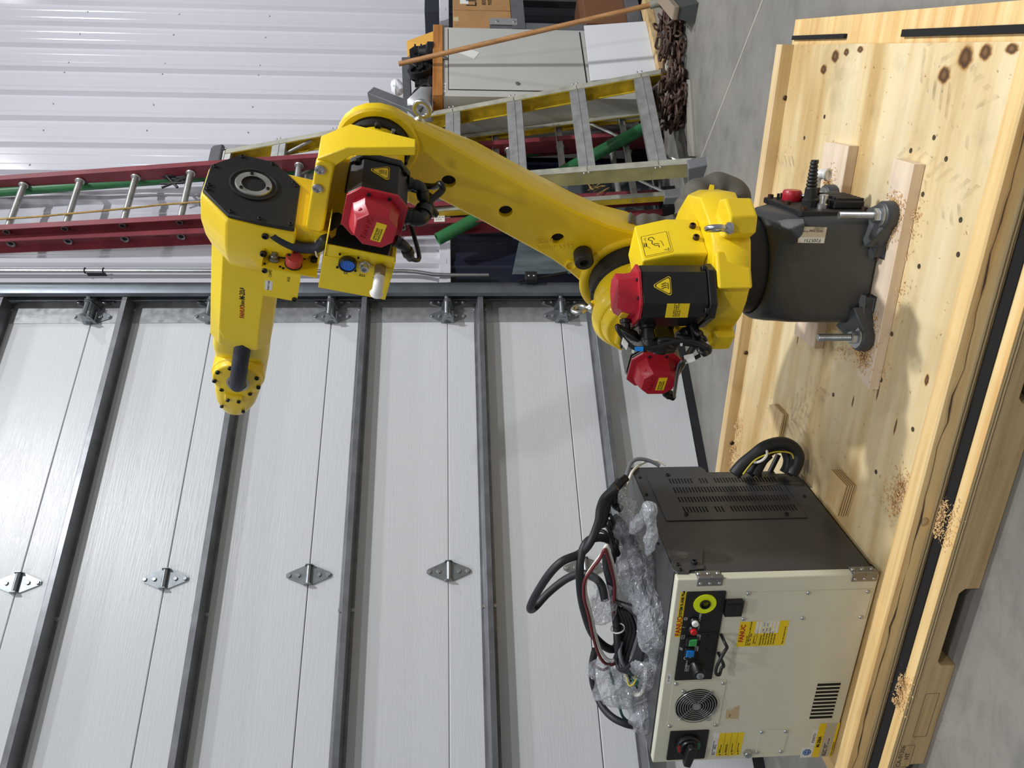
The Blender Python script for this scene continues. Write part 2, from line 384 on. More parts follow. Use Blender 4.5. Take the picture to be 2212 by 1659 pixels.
# ---- track, conduit
trk = thing('door_track', DOOR @ T(.18, -.05, 0), 'galvanised roller track along the hinged edge of the overhead door beside the white wall', 'track')
b = MB(DOOR); P = [(.105, -.082), (.112, -.098), (.14, -.106), (.172, -.1), (.186, -.078), (.184, -.05), (.165, -.03), (.12, -.03)]
Q = inset(P, -.0022)
b.prism(P + Q[::-1], 2, .05, 5.2); b.build('track_channel', TRK, trk, smooth=50)
b = MB(DOOR); b.prism([(.17, -.03), (.17, .018), (.243, .018), (.243, .014), (.176, .014), (.176, -.03)], 2, 0.0, 5.2); b.build('jamb_angle', TRK, trk)
b = MB(DOOR); b.box(.168, .2, -.02, .02, 0, 5.2); b.build('jamb_post', mat('dark_grey_jamb', (74, 82, 92), .4, .4), trk)
for k in range(1, 8):
    b = MB(DOOR); z = PZ + PS * k + .004; b.lathe([(.012, 0), (.024, .004), (.024, .018), (.02, .02)], (.146, -.052, z), (1, 0, 0), 16); b.build('roller', BLM, trk)
b = MB(DOOR)
b.tube([(.311, -.022, 5.2), (.311, -.022, 2.6), (.311, -.022, 1.42), (.306, -.022, 1.36), (.288, -.022, 1.27), (.284, -.022, 1.2), (.284, -.022, .98)], .011, 10, res=3, smooth=False)
con = tag(b.build('conduit', ZNC, None, smooth=60), 'thin steel conduit pipe running up the white wall beside the door track', 'pipe')
b = MB(DOOR)
for z in (2.93, 3.02): b.torus((.311, -.022, z), (0, 0, 1), .0135, .0025, 14, 6)
b.box(.307, .315, -.010, .019, 2.93, 3.02); b.build('pipe_clip', BLM, con)

# ================================================================ shipping crate base
def wood(name, a, b, c, grain=(1.2, 16, 16), scale=3.0, blotch=0.0, rough=0.6, knots=None, dirt=0.0):
    m, nt, p = new_mat(name)
    g = tex_noise(nt, scale, 6, grain, 0.6); w = tex_noise(nt, 2.2, 3, (0.35, 2.6, 1), 0.5)
    r = ramp(nt, g.outputs[0], [(0.28, C3(a)), (0.5, C3(b)), (0.72, C3(c))]); out = r.outputs[0]
    if blotch:
        rb = ramp(nt, w.outputs[0], [(0.40, (0.76, 0.62, 0.42, 1)), (0.50, (1, .97, .9, 1)), (0.60, (1, 1, 1, 1))])
        mx = nd(nt, 'ShaderNodeMixRGB', blend_type='MULTIPLY', Fac=blotch); nt.links.new(out, mx.inputs[1]); nt.links.new(rb.outputs[0], mx.inputs[2]); out = mx.outputs[0]
    if dirt:
        d = tex_noise(nt, 5.0, 7, None, 0.65); rd = ramp(nt, d.outputs[0], [(0.26, (0.5, 0.5, 0.5, 1)), (0.42, (1, 1, 1, 1))])
        mx = nd(nt, 'ShaderNodeMixRGB', blend_type='MULTIPLY', Fac=dirt); nt.links.new(out, mx.inputs[1]); nt.links.new(rd.outputs[0], mx.inputs[2]); out = mx.outputs[0]
    for (x, y, rx, ry) in (knots or []):
        tc = nd(nt, 'ShaderNodeTexCoord'); mp = nd(nt, 'ShaderNodeMapping', vector_type='POINT')
        mp.inputs['Location'].default_value = (-x / rx, -y / ry, 0); mp.inputs['Scale'].default_value = (1 / rx, 1 / ry, 0)
        nt.links.new(tc.outputs['Object'], mp.inputs[0])
        dn = nd(nt, 'ShaderNodeTexNoise', Scale=1.6, Detail=3.0); nt.links.new(mp.outputs[0], dn.inputs['Vector'])
        ln = nd(nt, 'ShaderNodeVectorMath', operation='LENGTH'); nt.links.new(mp.outputs[0], ln.inputs[0])
        ad = nd(nt, 'ShaderNodeMath', operation='MULTIPLY_ADD'); nt.links.new(dn.outputs[0], ad.inputs[0]); ad.inputs[1].default_value = 0.45; nt.links.new(ln.outputs['Value'], ad.inputs[2])
        rr = ramp(nt, ad.outputs[0], [(0.0, (0.36, .25, .15, 1)), (0.36, (0.26, .16, .09, 1)), (0.62, (0.1, .06, .035, 1)), (0.76, (0.3, .19, .11, 1)), (0.84, (0.72, .56, .38, 1)), (1.0, (1, 1, 1, 1))])
        mx = nd(nt, 'ShaderNodeMixRGB', blend_type='MULTIPLY', Fac=1.0); nt.links.new(out, mx.inputs[1]); nt.links.new(rr.outputs[0], mx.inputs[2]); out = mx.outputs[0]
    nt.links.new(out, p.inputs['Base Color']); p.inputs['Roughness'].default_value = rough
    b = nd(nt, 'ShaderNodeBump', Strength=0.15, Distance=0.002); nt.links.new(g.outputs[0], b.inputs['Height']); nt.links.new(b.outputs[0], p.inputs['Normal'])
    return m
def plyedge(name):
    m, nt, p = new_mat(name); tc = nd(nt, 'ShaderNodeTexCoord')
    w = nd(nt, 'ShaderNodeTexWave', wave_type='BANDS', bands_direction='Z', Scale=48.0, Distortion=1.2, Detail=2.0)
    w.inputs['Detail Scale'].default_value = 0.6
    nt.links.new(tc.outputs['Object'], w.inputs['Vector'])
    r = ramp(nt, w.outputs[0], [(0.15, C3((128, 106, 74))), (0.5, C3((196, 170, 124))), (0.9, C3((220, 196, 148)))])
    nt.links.new(r.outputs[0], p.inputs['Base Color']); p.inputs['Roughness'].default_value = 0.75; return m
KN = [(x + .93, y + .6, r1, r2) for (x, y), r1, r2 in zip([(-0.0311,-0.3177),(-0.0204,-0.3784),(-0.0136,-0.4519),(-0.0659,-0.2586),(-0.0292,-0.9042),(-0.0186,-0.9648),(-0.0124,-1.0405),(-0.064,-0.8431),(-0.829,-0.3913),(-0.7967,-0.865),(-0.8429,-0.9666),(-0.87,-0.7636),(-0.6912,-1.0372)],
      (.026, .015, .013, .02, .036, .025, .016, .028, .034, .036, .034, .026, .022), (.034, .023, .025, .03, .038, .03, .03, .034, .005, .006, .006, .006, .012))]
PLY = wood('plywood_face', (206, 181, 134), (223, 203, 160), (231, 216, 178), (0.8, 9, 1), 2.2, 0.95, 0.55, KN, 0.55)
PLYP = wood('plywood_offcut', (196, 164, 112), (218, 190, 140), (230, 206, 160), (0.9, 10, 1), 4, 0.5, 0.6, None, 0.3)
PINE = wood('pine_lumber', (214, 168, 104), (232, 198, 138), (240, 214, 160), (0.6, 18, 18), 2.5, 0.35, 0.55, None, 0.15)
PINEG = wood('weathered_pine', (170, 140, 96), (200, 172, 126), (214, 188, 142), (0.7, 16, 16), 3, 0.5, 0.65, None, 0.35)
RUNW = wood('pale_runner_wood', (214, 190, 162), (228, 208, 184), (236, 220, 198), (0.8, 14, 14), 3, 0.2, 0.6, None, 0.2)
EDGE = plyedge('plywood_edge')
FOAM = mat('black_foam_tape', (16, 16, 17), 0.85, bump=0.8, bs=500)
DUST = mat('pine_sawdust', (222, 186, 134), 0.8, var=0.25, vs=300)
crate = thing('crate_base', CRATE @ T(-.93, -.6, -.112), 'large pine and plywood crate base carrying the robot and its cabinet', 'crate')
def cb(name, x0, x1, y0, y1, z0, z1, m, bev=.002):
    b = MB(CRATE); b.box(x0, x1, y0, y1, z0, z1); return b.build(name, m, crate, bev=bev)
cb('plywood_deck', -1.86, 0, -1.169, .012, -.003, 0, PLY, 0)
cb('deck_edge', -1.86, -.0, -1.1688, .0118, -.016, -.003, EDGE, 0)
cb('lower_deck', -1.93, .072, -1.234, .035, -.021, -.018, PINE, 0)
cb('lower_edge', -1.93, .0718, -1.2338, .0348, -.036, -.021, EDGE, 0)
# wavy-edged rails nailed on top along front, back
def rail(name, y0, y1, z0, z1, m, wob, lip, seed):
    random.seed(seed); rings = []; n = 40
    for i in range(n + 1):
        x = -1.86 + 1.86 * i / n; w = wob * (noise.noise(Vector((x * 2.3, seed, 0))) + .5 * noise.noise(Vector((x * 9, seed, 3))))
        a, c = y0 + (w if lip < 0 else 0), y1 + (w if lip > 0 else 0)
        rings.append([(x, a, z0), (x, c, z0), (x, c, z1 - .004), (x, c - .004, z1), (x, a + .004, z1), (x, a, z1 - .004)])
    b = MB(CRATE); b.loft(rings); return b.build(name, m, crate, smooth=30)
rail('front_rail', -1.168, -1.122, .0005, .044, PINE, .004, -1, 5.3)
rail('back_rail', -.028, .012, .0005, .042, wood('back_rail_pine', (206, 176, 128), (222, 196, 150), (236, 214, 176), (0.6, 18, 18), 2.5, 0.3), .006, 1, 2.1)
b = MB(CRATE); random.seed(3); rings = []
pts = [(-1.84 + i * .03, -1.1705, .034 - .016 * (.5 + .5 * noise.noise(Vector((i * .13, 4, 0)))) - .008 * noise.noise(Vector((i * .5, 1, 0)))) for i in range(62)]
b.tube(pts, lambda t: .0006 + .0016 * max(0, math.sin(t * 23) * math.sin(t * 61 + 1)), 5, smooth=False); b.build('bark_crack', mat('dark_bark', (58, 40, 30), .8), crate)
# foam tape on the ledges
FX = [(-1.86, -1.1905), (-1.1925, -.02)]
for x0, x1 in FX: cb('foam_strip', x0 + .002, x1, -1.203, -1.171, -.0178, -.0145, FOAM, .001)
cb('foam_strip', .014, .026, -.33, .02, -.0178, -.008, FOAM, .001); cb('foam_strip', .014, .03, -1.1, -.62, -.0178, -.008, FOAM, .001)
# skids with fork notches
def skid(y0, y1, m):
    P = [(-1.93, -.112)]
    for a, c in ((-1.875, -1.655), (-1.335, -1.115), (-.66, -.44)):
        P += [(a, -.112), (a, -.078), (a + .012, -.067), (c - .012, -.067), (c, -.078), (c, -.112)]
    P += [(.07, -.112), (.07, -.0362), (-1.93, -.0362)]
    b = MB(CRATE); b.prism(P, 1, y0, y1); return b.build('skid', m, crate, bev=.002)
for y0, y1 in ((-1.233, -1.145), (-.65, -.56), (-.06, .03)): skid(y0, y1, PINEG)
F = CRATE
text(crate, 'CA-01306\nHT', (-1.625, -1.2337, -.053), (1, 0, 0), (0, 0, 1), .017, INKG, F, 'CENTER')
for (xa, xb, za, zb) in ((-1.662, -1.588, -.074, -.034), (-1.56, -1.42, -.095, -.06)):
    b = MB(CRATE @ T(0, -1.2334, 0)); P = [(xa, za), (xb, za), (xb, zb), (xa, zb)]; Q = inset(P, .0011)
    b.add([(x, 0, z) for x, z in P + Q], [(i, (i + 1) % 4, 4 + (i + 1) % 4, 4 + i) for i in range(4)]); b.build('stamp_mark', INKG, crate)

# runners beneath the robot feet, plywood cleats beside the cabinet (all nailed down)
def slab(name, poly, z0, z1, M, m, ch=.0015):
    b = MB(M); b.prism(poly, 2, z0, z1, ch); return b.build(name, m, crate)
slab('runner_board', [(.27, -.195), (.275, -.108), (-.205, -.108), (-.256, -.13), (-.27, -.195)], -.0278, 0, BASE, RUNW)
slab('runner_board', [(.285, .115), (.285, .255), (-.27, .255), (-.27, .115)], -.0278, 0, BASE, RUNW)
def cleat(poly, h):
    b = MB(CRATE); b.prism(poly, 2, h - .003, h, 0); t = b.build('plywood_cleat', PLYP, crate)
    b = MB(CRATE); b.prism(inset(poly, .0003), 2, .0003, h - .003, 0); b.build('cleat_edge', EDGE, t)
cleat([(-1.0662,-0.7785),(-1.0649,-0.8671),(-1.1655,-0.8564),(-1.1629,-0.7797)], .03)
cleat([(-1.0713,-0.3441),(-1.071,-0.4224),(-1.1633,-0.419),(-1.2251,-0.3054),(-1.0871,-0.3145)], .02)
# screws sunk in the deck and nails
HOLE = proto('screw', MB().lathe([(.006, 0), (.006, .0006), (.0035, .0007), (.0026, .0002), (.0001, .0002)], (0, 0, 0), (0, 0, 1), 10), mat('rusty_screw', (84, 72, 56), .5, .3))
for p in [(-0.1882,-0.3155,0.0003),(-0.3107,-0.3231,0.0003),(-0.1903,-0.8586,0.0003),(-0.3116,-0.8649,0.0003),(-0.2271,-0.7803,0.0003),(-0.6425,-0.8685,0.0003),(-0.7635,-0.8676,0.0003),(-0.8959,-0.6606,0.0003),(-0.7632,-1.0905,0.0003),(-0.4066,-1.0362,0.0003),(-0.4643,-0.9129,0.0003),(-0.8165,-1.0326,0.0003),(-1.098,-0.8526,0.0003),(-0.9856,-0.9337,0.0003),(-0.2565,-0.2074,0.0003),(-0.2281,-0.9193,0.0003),(-0.3384,-1.0166,0.0003)]:
    put(HOLE, crate, face(CRATE, p, (0, 0, 1)))
for p in [(-0.154,-0.0295,0.0033),(-1.014,-0.0295,0.0061),(-1.3781,-0.0295,0.0076),(-1.38,-0.0295,0.0087)]:
    b = MB(CRATE); b.cyl(p, (p[0], p[1] - .004, p[2]), .008, .006, 10); b.build('nail_head', BRN, crate)
# knots bursting on the front ply
for p in [(-0.9772,-1.1695,0.013)]: 
    b = MB(CRATE); b.sphere(p, .009, 8, 6, (1.3, .5, 1)); b.build('torn_knot', PINEG, crate)
# tyre tread prints and boot marks as thin films of grime
def tread(cx, cy, ang, n, w, gap):
    c, s = math.cos(ang), math.sin(ang); b = MB(CRATE @ T(cx, cy, .0004) @ RZ(ang))
    for i in range(n):
        y = i * gap
        for sx in (-1, 1):
            q = [(sx * .004, y), (sx * w, y - w * .75), (sx * w, y - w * .75 + gap * .42), (sx * .004, y + gap * .42)]
            b.add([(x, yy, 0) for x, yy in q], [(0, 1, 2, 3)])
    return b
GRIME = None
def grime():
    m, nt, p = new_mat('faint_tyre_grime'); p.inputs['Base Color'].default_value = C3((128, 112, 84)); p.inputs['Roughness'].default_value = .8
    n = tex_noise(nt, 22, 4); r = ramp(nt, n.outputs[0], [(0.42, (0, 0, 0, 1)), (0.8, (.34, .34, .34, 1))]); nt.links.new(r.outputs[0], p.inputs['Alpha']); return m
GRIME = grime()
mk = MB()
for args in [([(-0.3063,-1.0052)][0], -.2, 9, .05, .034), ([(-0.3128,-0.1456)][0], .1, 9, .035, .028), ([(-0.9004,-0.5819)][0], .9, 7, .05, .035), ([(-1.0243,-0.5568)][0], .5, 6, .045, .03), ([(-0.1292,-0.9733)][0], -.5, 8, .06, .035)]:
    (cx, cy), an, n, w, g = args
    t = tread(cx, cy, an, n, w, g); mk.v += t.v; mk.f += [tuple(i + len(mk.v) - len(t.v) for i in f) for f in t.f]
mk.build('tyre_mark', GRIME, crate, smooth=0)['kind'] = 'stuff'
# sawdust
def sawdust(spots, seed, label, size=.004, host=None):
    random.seed(seed); b = MB(CRATE)
    for (x, y, z), r, n in spots:
        for _ in range(n):
            rr = r * abs(random.gauss(0, .75)); a = random.random() * 2 * PI
            px, py = x + rr * math.cos(a) * 1.0, y + rr * math.sin(a)
            h = max(0, .014 * (1 - (rr / r) * 1.3)) * random.random()
            s = size * random.uniform(.4, 1.1); M = T(px, py, z + .0016 + h) @ RZ(random.random() * 6) @ RX(random.uniform(-.5, .5)) @ RY(random.uniform(-.5, .5))
            b.add([(-s, -s * .35, 0), (s, -s * .3, .0004), (s * .8, s * .4, 0), (-s * .6, s * .35, .0005)], [(0, 1, 2, 3)], M)
    return tag(b.build('sawdust', DUST, None, smooth=0), label, 'sawdust', kind='stuff')
S1 = [(-0.3516,-0.8054,0.028),(-0.3642,-0.8205,0.028),(-0.387,-0.81,0.028),(-0.4094,-0.8041,0.028),(-0.3479,-0.4663,0.028),(-0.4258,-0.7532,0.028)]
S2 = [(-0.6617,-0.8173,0.028),(-0.6295,-0.8096,0.028),(-0.6858,-0.816,0.028),(-0.7078,-0.8051,0.028),(-0.7204,-0.8189,0.028),(-0.7085,-0.7792,0.028)]
S3 = [(-0.3608,-0.8504,0),(-0.395,-0.8458,0),(-0.4489,-0.8392,0),(-0.5387,-0.8465,0),(-0.7437,-0.8568,0),(-0.7619,-0.6636,0),(-0.5367,-0.8559,0)]
sawdust([(p, .026, 330) for p in S1], 1, 'curly pale sawdust heaped round the robot foot beside the connector panel')
sawdust([(p, .028, 360) for p in S2], 2, 'curly pale sawdust heaped round the robot foot facing the control cabinet')
sawdust([(p, .035, 60) for p in S3], 3, 'thin sprinkle of sawdust along the long runner board')
sawdust([(p, .05, 150) for p in [(-1.3089,-0.0152,0),(-1.4068,-0.0319,0),(-1.4705,-0.0345,0),(-1.3051,-0.0403,0),(-1.3879,-0.0504,0)]], 4, 'long drift of sawdust along the inside of the back rail')
sawdust([((p[0], p[1], 0.0), .045, 170) for p in [(-0.9558,-1.0448,0),(-0.9859,-1.0431,0),(-1.0117,-1.0394,0)]], 5, 'patch of sawdust on the deck between the plywood cleat and the front rail')
sawdust([((p[0], -1.185, -.0175), .03, 190) for p in [(-0.9619,-1.1968,-0.018),(-0.945,-1.1977,-0.018),(-0.9303,-1.1954,-0.018),(-0.9769,-1.1991,-0.018),(-0.9953,-1.2004,-0.018)]], 6, 'larger orange sawdust spill over the black foam strip', .0035)
sawdust([((p[0], -1.205, -.0175), .026, 200) for p in [(-1.4346,-1.191,-0.018),(-1.4053,-1.1934,-0.018),(-1.4677,-1.185,-0.018)]], 7, 'smaller sawdust spill on the ledge above the stamped marks', .0035)

random.seed(77)
fleck = [((-random.random() * 2.1, -random.uniform(.05, 1.1), 0.0), .004, 1) for _ in range(380)]
sawdust(fleck, 8, 'scattered single flecks of sawdust over the whole plywood deck', .0038)

# ================================================================ six-axis robot arm
rob = thing('industrial_robot', BASE, 'yellow six-axis industrial robot arm on a dark grey base bolted to the crate', 'robot')
# ---- base casting
def sup(hx, hy, e, cx, cy, z, n=48):
    o = []
    for k in range(n):
        a = 2 * PI * k / n; c, s = math.cos(a), math.sin(a)
        o.append((cx + hx * math.copysign(abs(c) ** (2 / e), c), cy + hy * math.copysign(abs(s) ** (2 / e), s), z))
    return o
b = MB(BASE)
b.loft([sup(.132, .128, 9, .008, 0, .006), sup(.136, .13, 9, .009, 0, .012), sup(.137, .129, 9, .01, 0, .06), sup(.135, .129, 8, .009, 0, .19), sup(.135, .131, 5, .006, 0, .212), sup(.137, .134, 3.2, .003, 0, .24), sup(.136, .136, 2.3, 0, 0, .258), sup(.132, .132, 2, 0, 0, .266), sup(.122, .122, 2, 0, 0, .268), sup(.12, .12, 2, 0, 0, .25)])
for sx in (-1, 1):
    for sy in (-1, 1):
        cx, cy = .149 * sx, .149 * sy
        b.lathe([(.033, 0), (.035, .004), (.034, .026), (.03, .031)], (cx, cy, 0), (0, 0, 1), 20)
        d = Vector((-sx, -sy, 0)).normalized(); w = Vector((d.y, -d.x, 0)) * .033
        o0, o1 = Vector((cx, cy, 0)), Vector((cx * .72, cy * .72, 0))
        b.loft([[o0 - w, o0 + w, o0 + w + Vector((0, 0, .028)), o0 - w + Vector((0, 0, .028))], [o1 - w * 1.6, o1 + w * 1.6, o1 + w * 1.5 + Vector((0, 0, .05)), o1 - w * 1.5 + Vector((0, 0, .05))]])
        # long foot flange running along the near and far faces
        b.loft([[(cx, cy - .028 * (sy < 0) , 0), (cx, cy + .028 * (sy > 0), 0), (cx, cy + .026 * (sy > 0), .026), (cx, cy - .026 * (sy < 0), .026)],
                [(cx - sx * .1, sy * .128, 0), (cx - sx * .1, sy * .15, 0), (cx - sx * .1, sy * .14, .024), (cx - sx * .1, sy * .126, .03)]])
# rib flaring from the near right corner up to the round neck
b.loft([[(.142, -.134, .205), (.128, -.141, .2), (.1, -.132, .2)], [(.135, -.1, .232), (.112, -.128, .232), (.06, -.128, .228)], [(.12, -.06, .26), (.1, -.094, .262), (.06, -.12, .262)]])
b.build('base_casting', GRY, rob, bev=.004, smooth=40)
# nameplate on the near face
P = MB(BASE); P.prism([(0.1196,0.2082),(0.1181,0.1432),(0.0806,0.1441),(0.0814,0.2089)], 1, -.1288, -.1312); pl = P.build('rating_plate', SILV, rob)
lbl = [(0.0873,-0.1313,0.1537),(0.1065,-0.1313,0.1728),(0.113,-0.1313,0.1739),(0.117,-0.1313,0.1746)]
b = MB(BASE); b.prism([(0.0944,0.2095),(0.0942,0.1453),(0.0809,0.1449),(0.0817,0.2097)], 1, -.1311, -.1314); b.build('number_strip', PAPER, pl)
text(pl, 'F205731', (lbl[0][0], -.1316, lbl[0][2]), (0, 0, 1), (-1, 0, 0), .0115, INK, BASE, 'LEFT', sx=1.05)
for q, s, zz in ((1, 'FANUC Robot M-20iA', .0055), (2, 'TYPE A05B-1222-B202\nNO. R17206704\nDATE 2017-06', .0035)):
    text(pl, s, (lbl[q][0] + .002, -.1314, lbl[0][2] - .002), (0, 0, 1), (-1, 0, 0), zz, INKG, BASE, 'LEFT')
# connector panel on the right face
b = MB(BASE); b.prism(rrect(-.108, .128, .022, .205, .012), 0, .138, .152, .002); cpn = b.build('connector_panel', BLM, rob)
for y, z in ((-.095, .19), (.112, .19), (-.095, .04), (.112, .04), (.0, .19)): put(CAPR, cpn, face(BASE, (.152, y, z), (1, 0, 0)))
b = MB(BASE); b.lathe([(.022, 0), (.024, .003), (.024, .022), (.021, .027), (.0001, .027)], (.152, .062, .155), (1, 0, 0), 28); b.build('dust_cap', RED, cpn)
b = MB(BASE)
for k in range(8): b.lathe([(.0125 - k * .0006, .04 + k * .0085), (.0145 - k * .0007, .043 + k * .0085), (.0125 - k * .0006, .047 + k * .0085)], (.152, -.03, .147), (1, 0, .05), 14)
b.lathe([(.02, 0), (.02, .016), (.016, .02), (.015, .042), (.009, .044), (.008, .11)], (.152, -.03, .147), (1, 0, .05), 10); b.build('cable_gland', BLM, cpn)
b = MB(BASE); b.lathe([(.012, 0), (.012, .01), (.009, .012), (.009, .022), (.011, .022), (.011, .032), (.006, .033)], (.152, -.062, .13), (1, 0, 0), 16); b.build('round_connector', ZNC, cpn)
b = MB(BASE); b.prism(rrect(-.075, .04, .03, .108, .006), 0, .152, .172, .003)
for i in range(6): b.box(.166, .178, -.07 + i * .018, -.06 + i * .018, .032, .1)
b.build('connector_hood', BLM, cpn, bev=.001)
b = MB(BASE); b.cyl((.152, .035, .11), (.19, .035, .11), .013, n=14); b.build('fitting_nut', BRN, cpn)
b = MB(BASE); b.tube([(.188, .035, .11), (.21, .035, .11), (.222, .03, .106), (.224, .012, .094)], .0125, 14); b.torus((.224, .012, .094), Vector((0, -.8, -.5)), .0125, .004, 18, 8); b.build('elbow_fitting', WHT, cpn)
b = MB(BASE)
for i, (y, z) in enumerate(((.092, .178), (.102, .165), (.09, .15), (.1, .132), (.088, .12))): b.cyl((.152, y, z), (.166, y, z), .004, n=8)
for i in range(9): b.box(.152, .164, .012 + i * .006, .015 + i * .006, .118, .13)
b.build('terminal_pins', BLK, cpn)
# anchor bolts
def anchor(x, y, h):
    b = MB(BASE); prof = []; n = int((h) / .0022)
    for i in range(n): prof += [(.0092, .031 + i * .0022), (.0078, .0321 + i * .0022)]
    b.lathe(prof, (x, y, 0), (0, 0, 1), 12); a = b.build('anchor_bolt', ZNC, rob, smooth=0)
    b = MB(BASE); b.lathe([(.027, .0305), (.027, .0335), (.011, .0335)], (x, y, 0), (0, 0, 1), 24); b.build('washer', ZNC, a)
    b = MB(BASE @ T(x, y, .0335)); b.lathe([(.0155, 0), (.017, .002), (.017, .012), (.0155, .014)], (0, 0, 0), (0, 0, 1), 6); b.build('nut', ZNC, a)
anchor(.149, -.149, .1); anchor(-.149, -.149, .1); anchor(.149, .149, .1); anchor(-.149, .149, .1)
# ---- J1 neck and turret
b = MB(TUR); b.cyl((0, 0, .252), (0, 0, .375), .122, n=56); b.build('rotary_joint', BLM, rob)
b = MB(TUR)
FP = [(-.232, .012), (-.236, .105), (-.222, .167), (-.165, .236), (-.12, .25), (-.075, .252), (-.015, .238), (.05, .21), (.11, .165), (.15, .09), (.155, 0), (.135, -.06), (.08, -.11), (0, -.13), (-.09, -.115), (-.17, -.08)]
UP = [(x * .93, y * .93) for x, y in FP]
b.loft([[(x, y, .372) for x, y in FP], [(x, y, .378) for x, y in [(x * 1.01, y * 1.01) for x, y in FP]], [(x, y, .425) for x, y in FP], [(x, y, .452) for x, y in UP]])
# bosses with lifting-hole lugs on the rim
b.prism([(-0.2648,0.075),(-0.2901,0.1046),(-0.2872,0.1604),(-0.257,0.1805),(-0.2283,0.1644),(-0.2002,0.132),(-0.216,0.0873)], 2, .374, .436, .004)
b.prism([(-.03, .222), (.035, .225), (.03, .262), (-.02, .266)], 2, .372, .42, .004)
b.prism([(-.205, .18), (-.165, .255), (-.14, .235), (-.18, .16)], 2, .372, .45, .004)
b.build('turret_flange', YEL, rob, bev=.006, smooth=40)
b = MB(TUR)
b.prism([(-.05, .44), (.27, .44), (.28, .48), (.26, .525), (.15, .64), (.06, .59), (-.02, .52)], 1, -.045, .078, .012)
b.lathe([(.09, -.05), (.116, -.048), (.12, -.04), (.12, .0), (.119, .03), (.112, .062), (.1, .085)], (.15, 0, .525), (0, 1, 0), 48)
b.lathe([(.122, .012), (.133, .022), (.133, .04), (.118, .06)], (.15, 0, .525), (0, 1, 0), 48)
EB = [(0.1663,0.6517),(0.1638,0.6357),(0.1923,0.6317),(0.1922,0.6482)]
b.prism([(x, z) for x, z in EB] , 1, -.04, .012, .004)
b.prism(octa(.075, .6, .15, .525), 1, .06, .1, .004)
b.build('turret_casting', YEL, rob, bev=.005, smooth=40)
b = MB(TUR); b.lathe([(.127, -.104), (.127, -.052), (.118, -.046), (.1, -.046)], (.15, 0, .525), (0, 1, 0), 48); b.build('bearing_ring', BLM, rob)
for k in range(9):
    a = math.radians(70 + k * 22); put(CAPS, rob, face(TUR, (.15 + .121 * math.cos(a), -.052, .525 + .121 * math.sin(a)), (0, 1, .1)) @ Matrix.Diagonal((.7, .7, .5, 1)))
def eyebolt(p, d, lab):
    b = MB(); d = Vector(d).normalized(); p = Vector(p)
    b.lathe([(.0001, -.002), (.014, 0), (.014, .007), (.008, .012), (.007, .02)], p, d, 18)
    pn = d.cross(Vector((0, .4, 1))).normalized()
    b.torus(p + d * .036, pn, .018, .0058, 28, 10); return b.build('eye_bolt', ZNC, rob, smooth=60)
eyebolt(TUR @ Vector([(0.171,-0.012,0.6497)][0]), TUR.to_3x3() @ Vector((.25, -.1, .95)), 'a')
eyebolt(TUR @ Vector([(-0.2666,0.1781,0.433)][0]), TUR.to_3x3() @ Vector((-.1, .1, 1)), 'b')
b = MB(TUR); b.prism(arc(.15, .525, .135, 5, 60, 10) + arc(.15, .525, .122, 60, 5, 10), 1, -.03, .012); b.build('rubber_stop', ORNG, rob)
for p in ((-.1915, .118, .415), (-.205, .128, .43), (-.14, .226, .43), (-.195, .16, .435)): put(CAPR, rob, face(TUR, p, (-.6, .6, .5)))
# cable cover box with the release diagram
b = MB(TUR); BX = [(-.171, .452), (-.171, .528), (-.15, .598), (-.06, .598), (-.045, .452)]
b.prism(BX, 1, .03, .152, .003); cov = b.build('cable_cover', YSH, rob, bev=.003)
Sx = Vector((-.171, 0, .528)); up = (Vector((-.15, 0, .598)) - Sx).normalized(); nr = Vector((-up.z, 0, up.x))
SF = TUR @ Matrix(((0, up.x, nr.x, Sx.x + nr.x * .0012), (1, 0, 0, .06), (0, up.z, nr.z, Sx.z + nr.z * .0012), (0, 0, 0, 1)))
b = MB(SF); b.prism(rrect(.012, .084, .003, .068, .004), 2, -.001, .0002); stk = b.build('diagram_label', LBY, cov)
b = MB(SF)
R0, R1 = rrect(.0145, .0815, .0055, .0655, .003), rrect(.0157, .0803, .0067, .0643, .0025)
n = len(R0); b.add([(x, y, .0003) for x, y in R0 + R1], [(i, (i + 1) % n, n + (i + 1) % n, n + i) for i in range(n)])
for q in (((.069, .01), (.078, .01), (.0735, .022)),): b.add([(x, y, .0004) for x, y in q], [(0, 1, 2)])
def stroke(b, pts, w=.0006, z=.0004):
    for (x0, y0), (x1, y1) in zip(pts, pts[1:]):
        d = Vector((x1 - x0, y1 - y0)).normalized(); nx, ny = -d.y * w, d.x * w
        b.add([(x0 - nx, y0 - ny, z), (x1 - nx, y1 - ny, z), (x1 + nx, y1 + ny, z), (x0 + nx, y0 + ny, z)], [(0, 1, 2, 3)])
stroke(b, [(.062, .03), (.055, .03), (.053, .038), (.045, .044), (.036, .042), (.03, .05), (.024, .048), (.024, .04), (.034, .036)], .001)
stroke(b, [(.05, .028), (.046, .04)], .001); stroke(b, [(.04, .026), (.044, .022), (.06, .02)]); stroke(b, [(.032, .056), (.026, .058), (.022, .054)])
stroke(b, [(.06, .05), (.05, .056), (.04, .056)]); b.build('diagram_print', INK, stk, smooth=0)
text(stk, 'Release 1\nRelease 2', (.052, .06, .0006), (-1, 0, 0), (0, 1, 0), .004, INK, SF)
b = MB(SF); b.add([(.0712, .0115, .0006), (.0758, .0115, .0006), (.0735, .0195, .0006)], [(0, 1, 2)]); b.build('warning_print', LBY, stk, smooth=0)
for z, y in ((.47, .06), (.47, .1)): put(CAPR, cov, face(TUR, (-.171, y, z), (-1, 0, 0)))
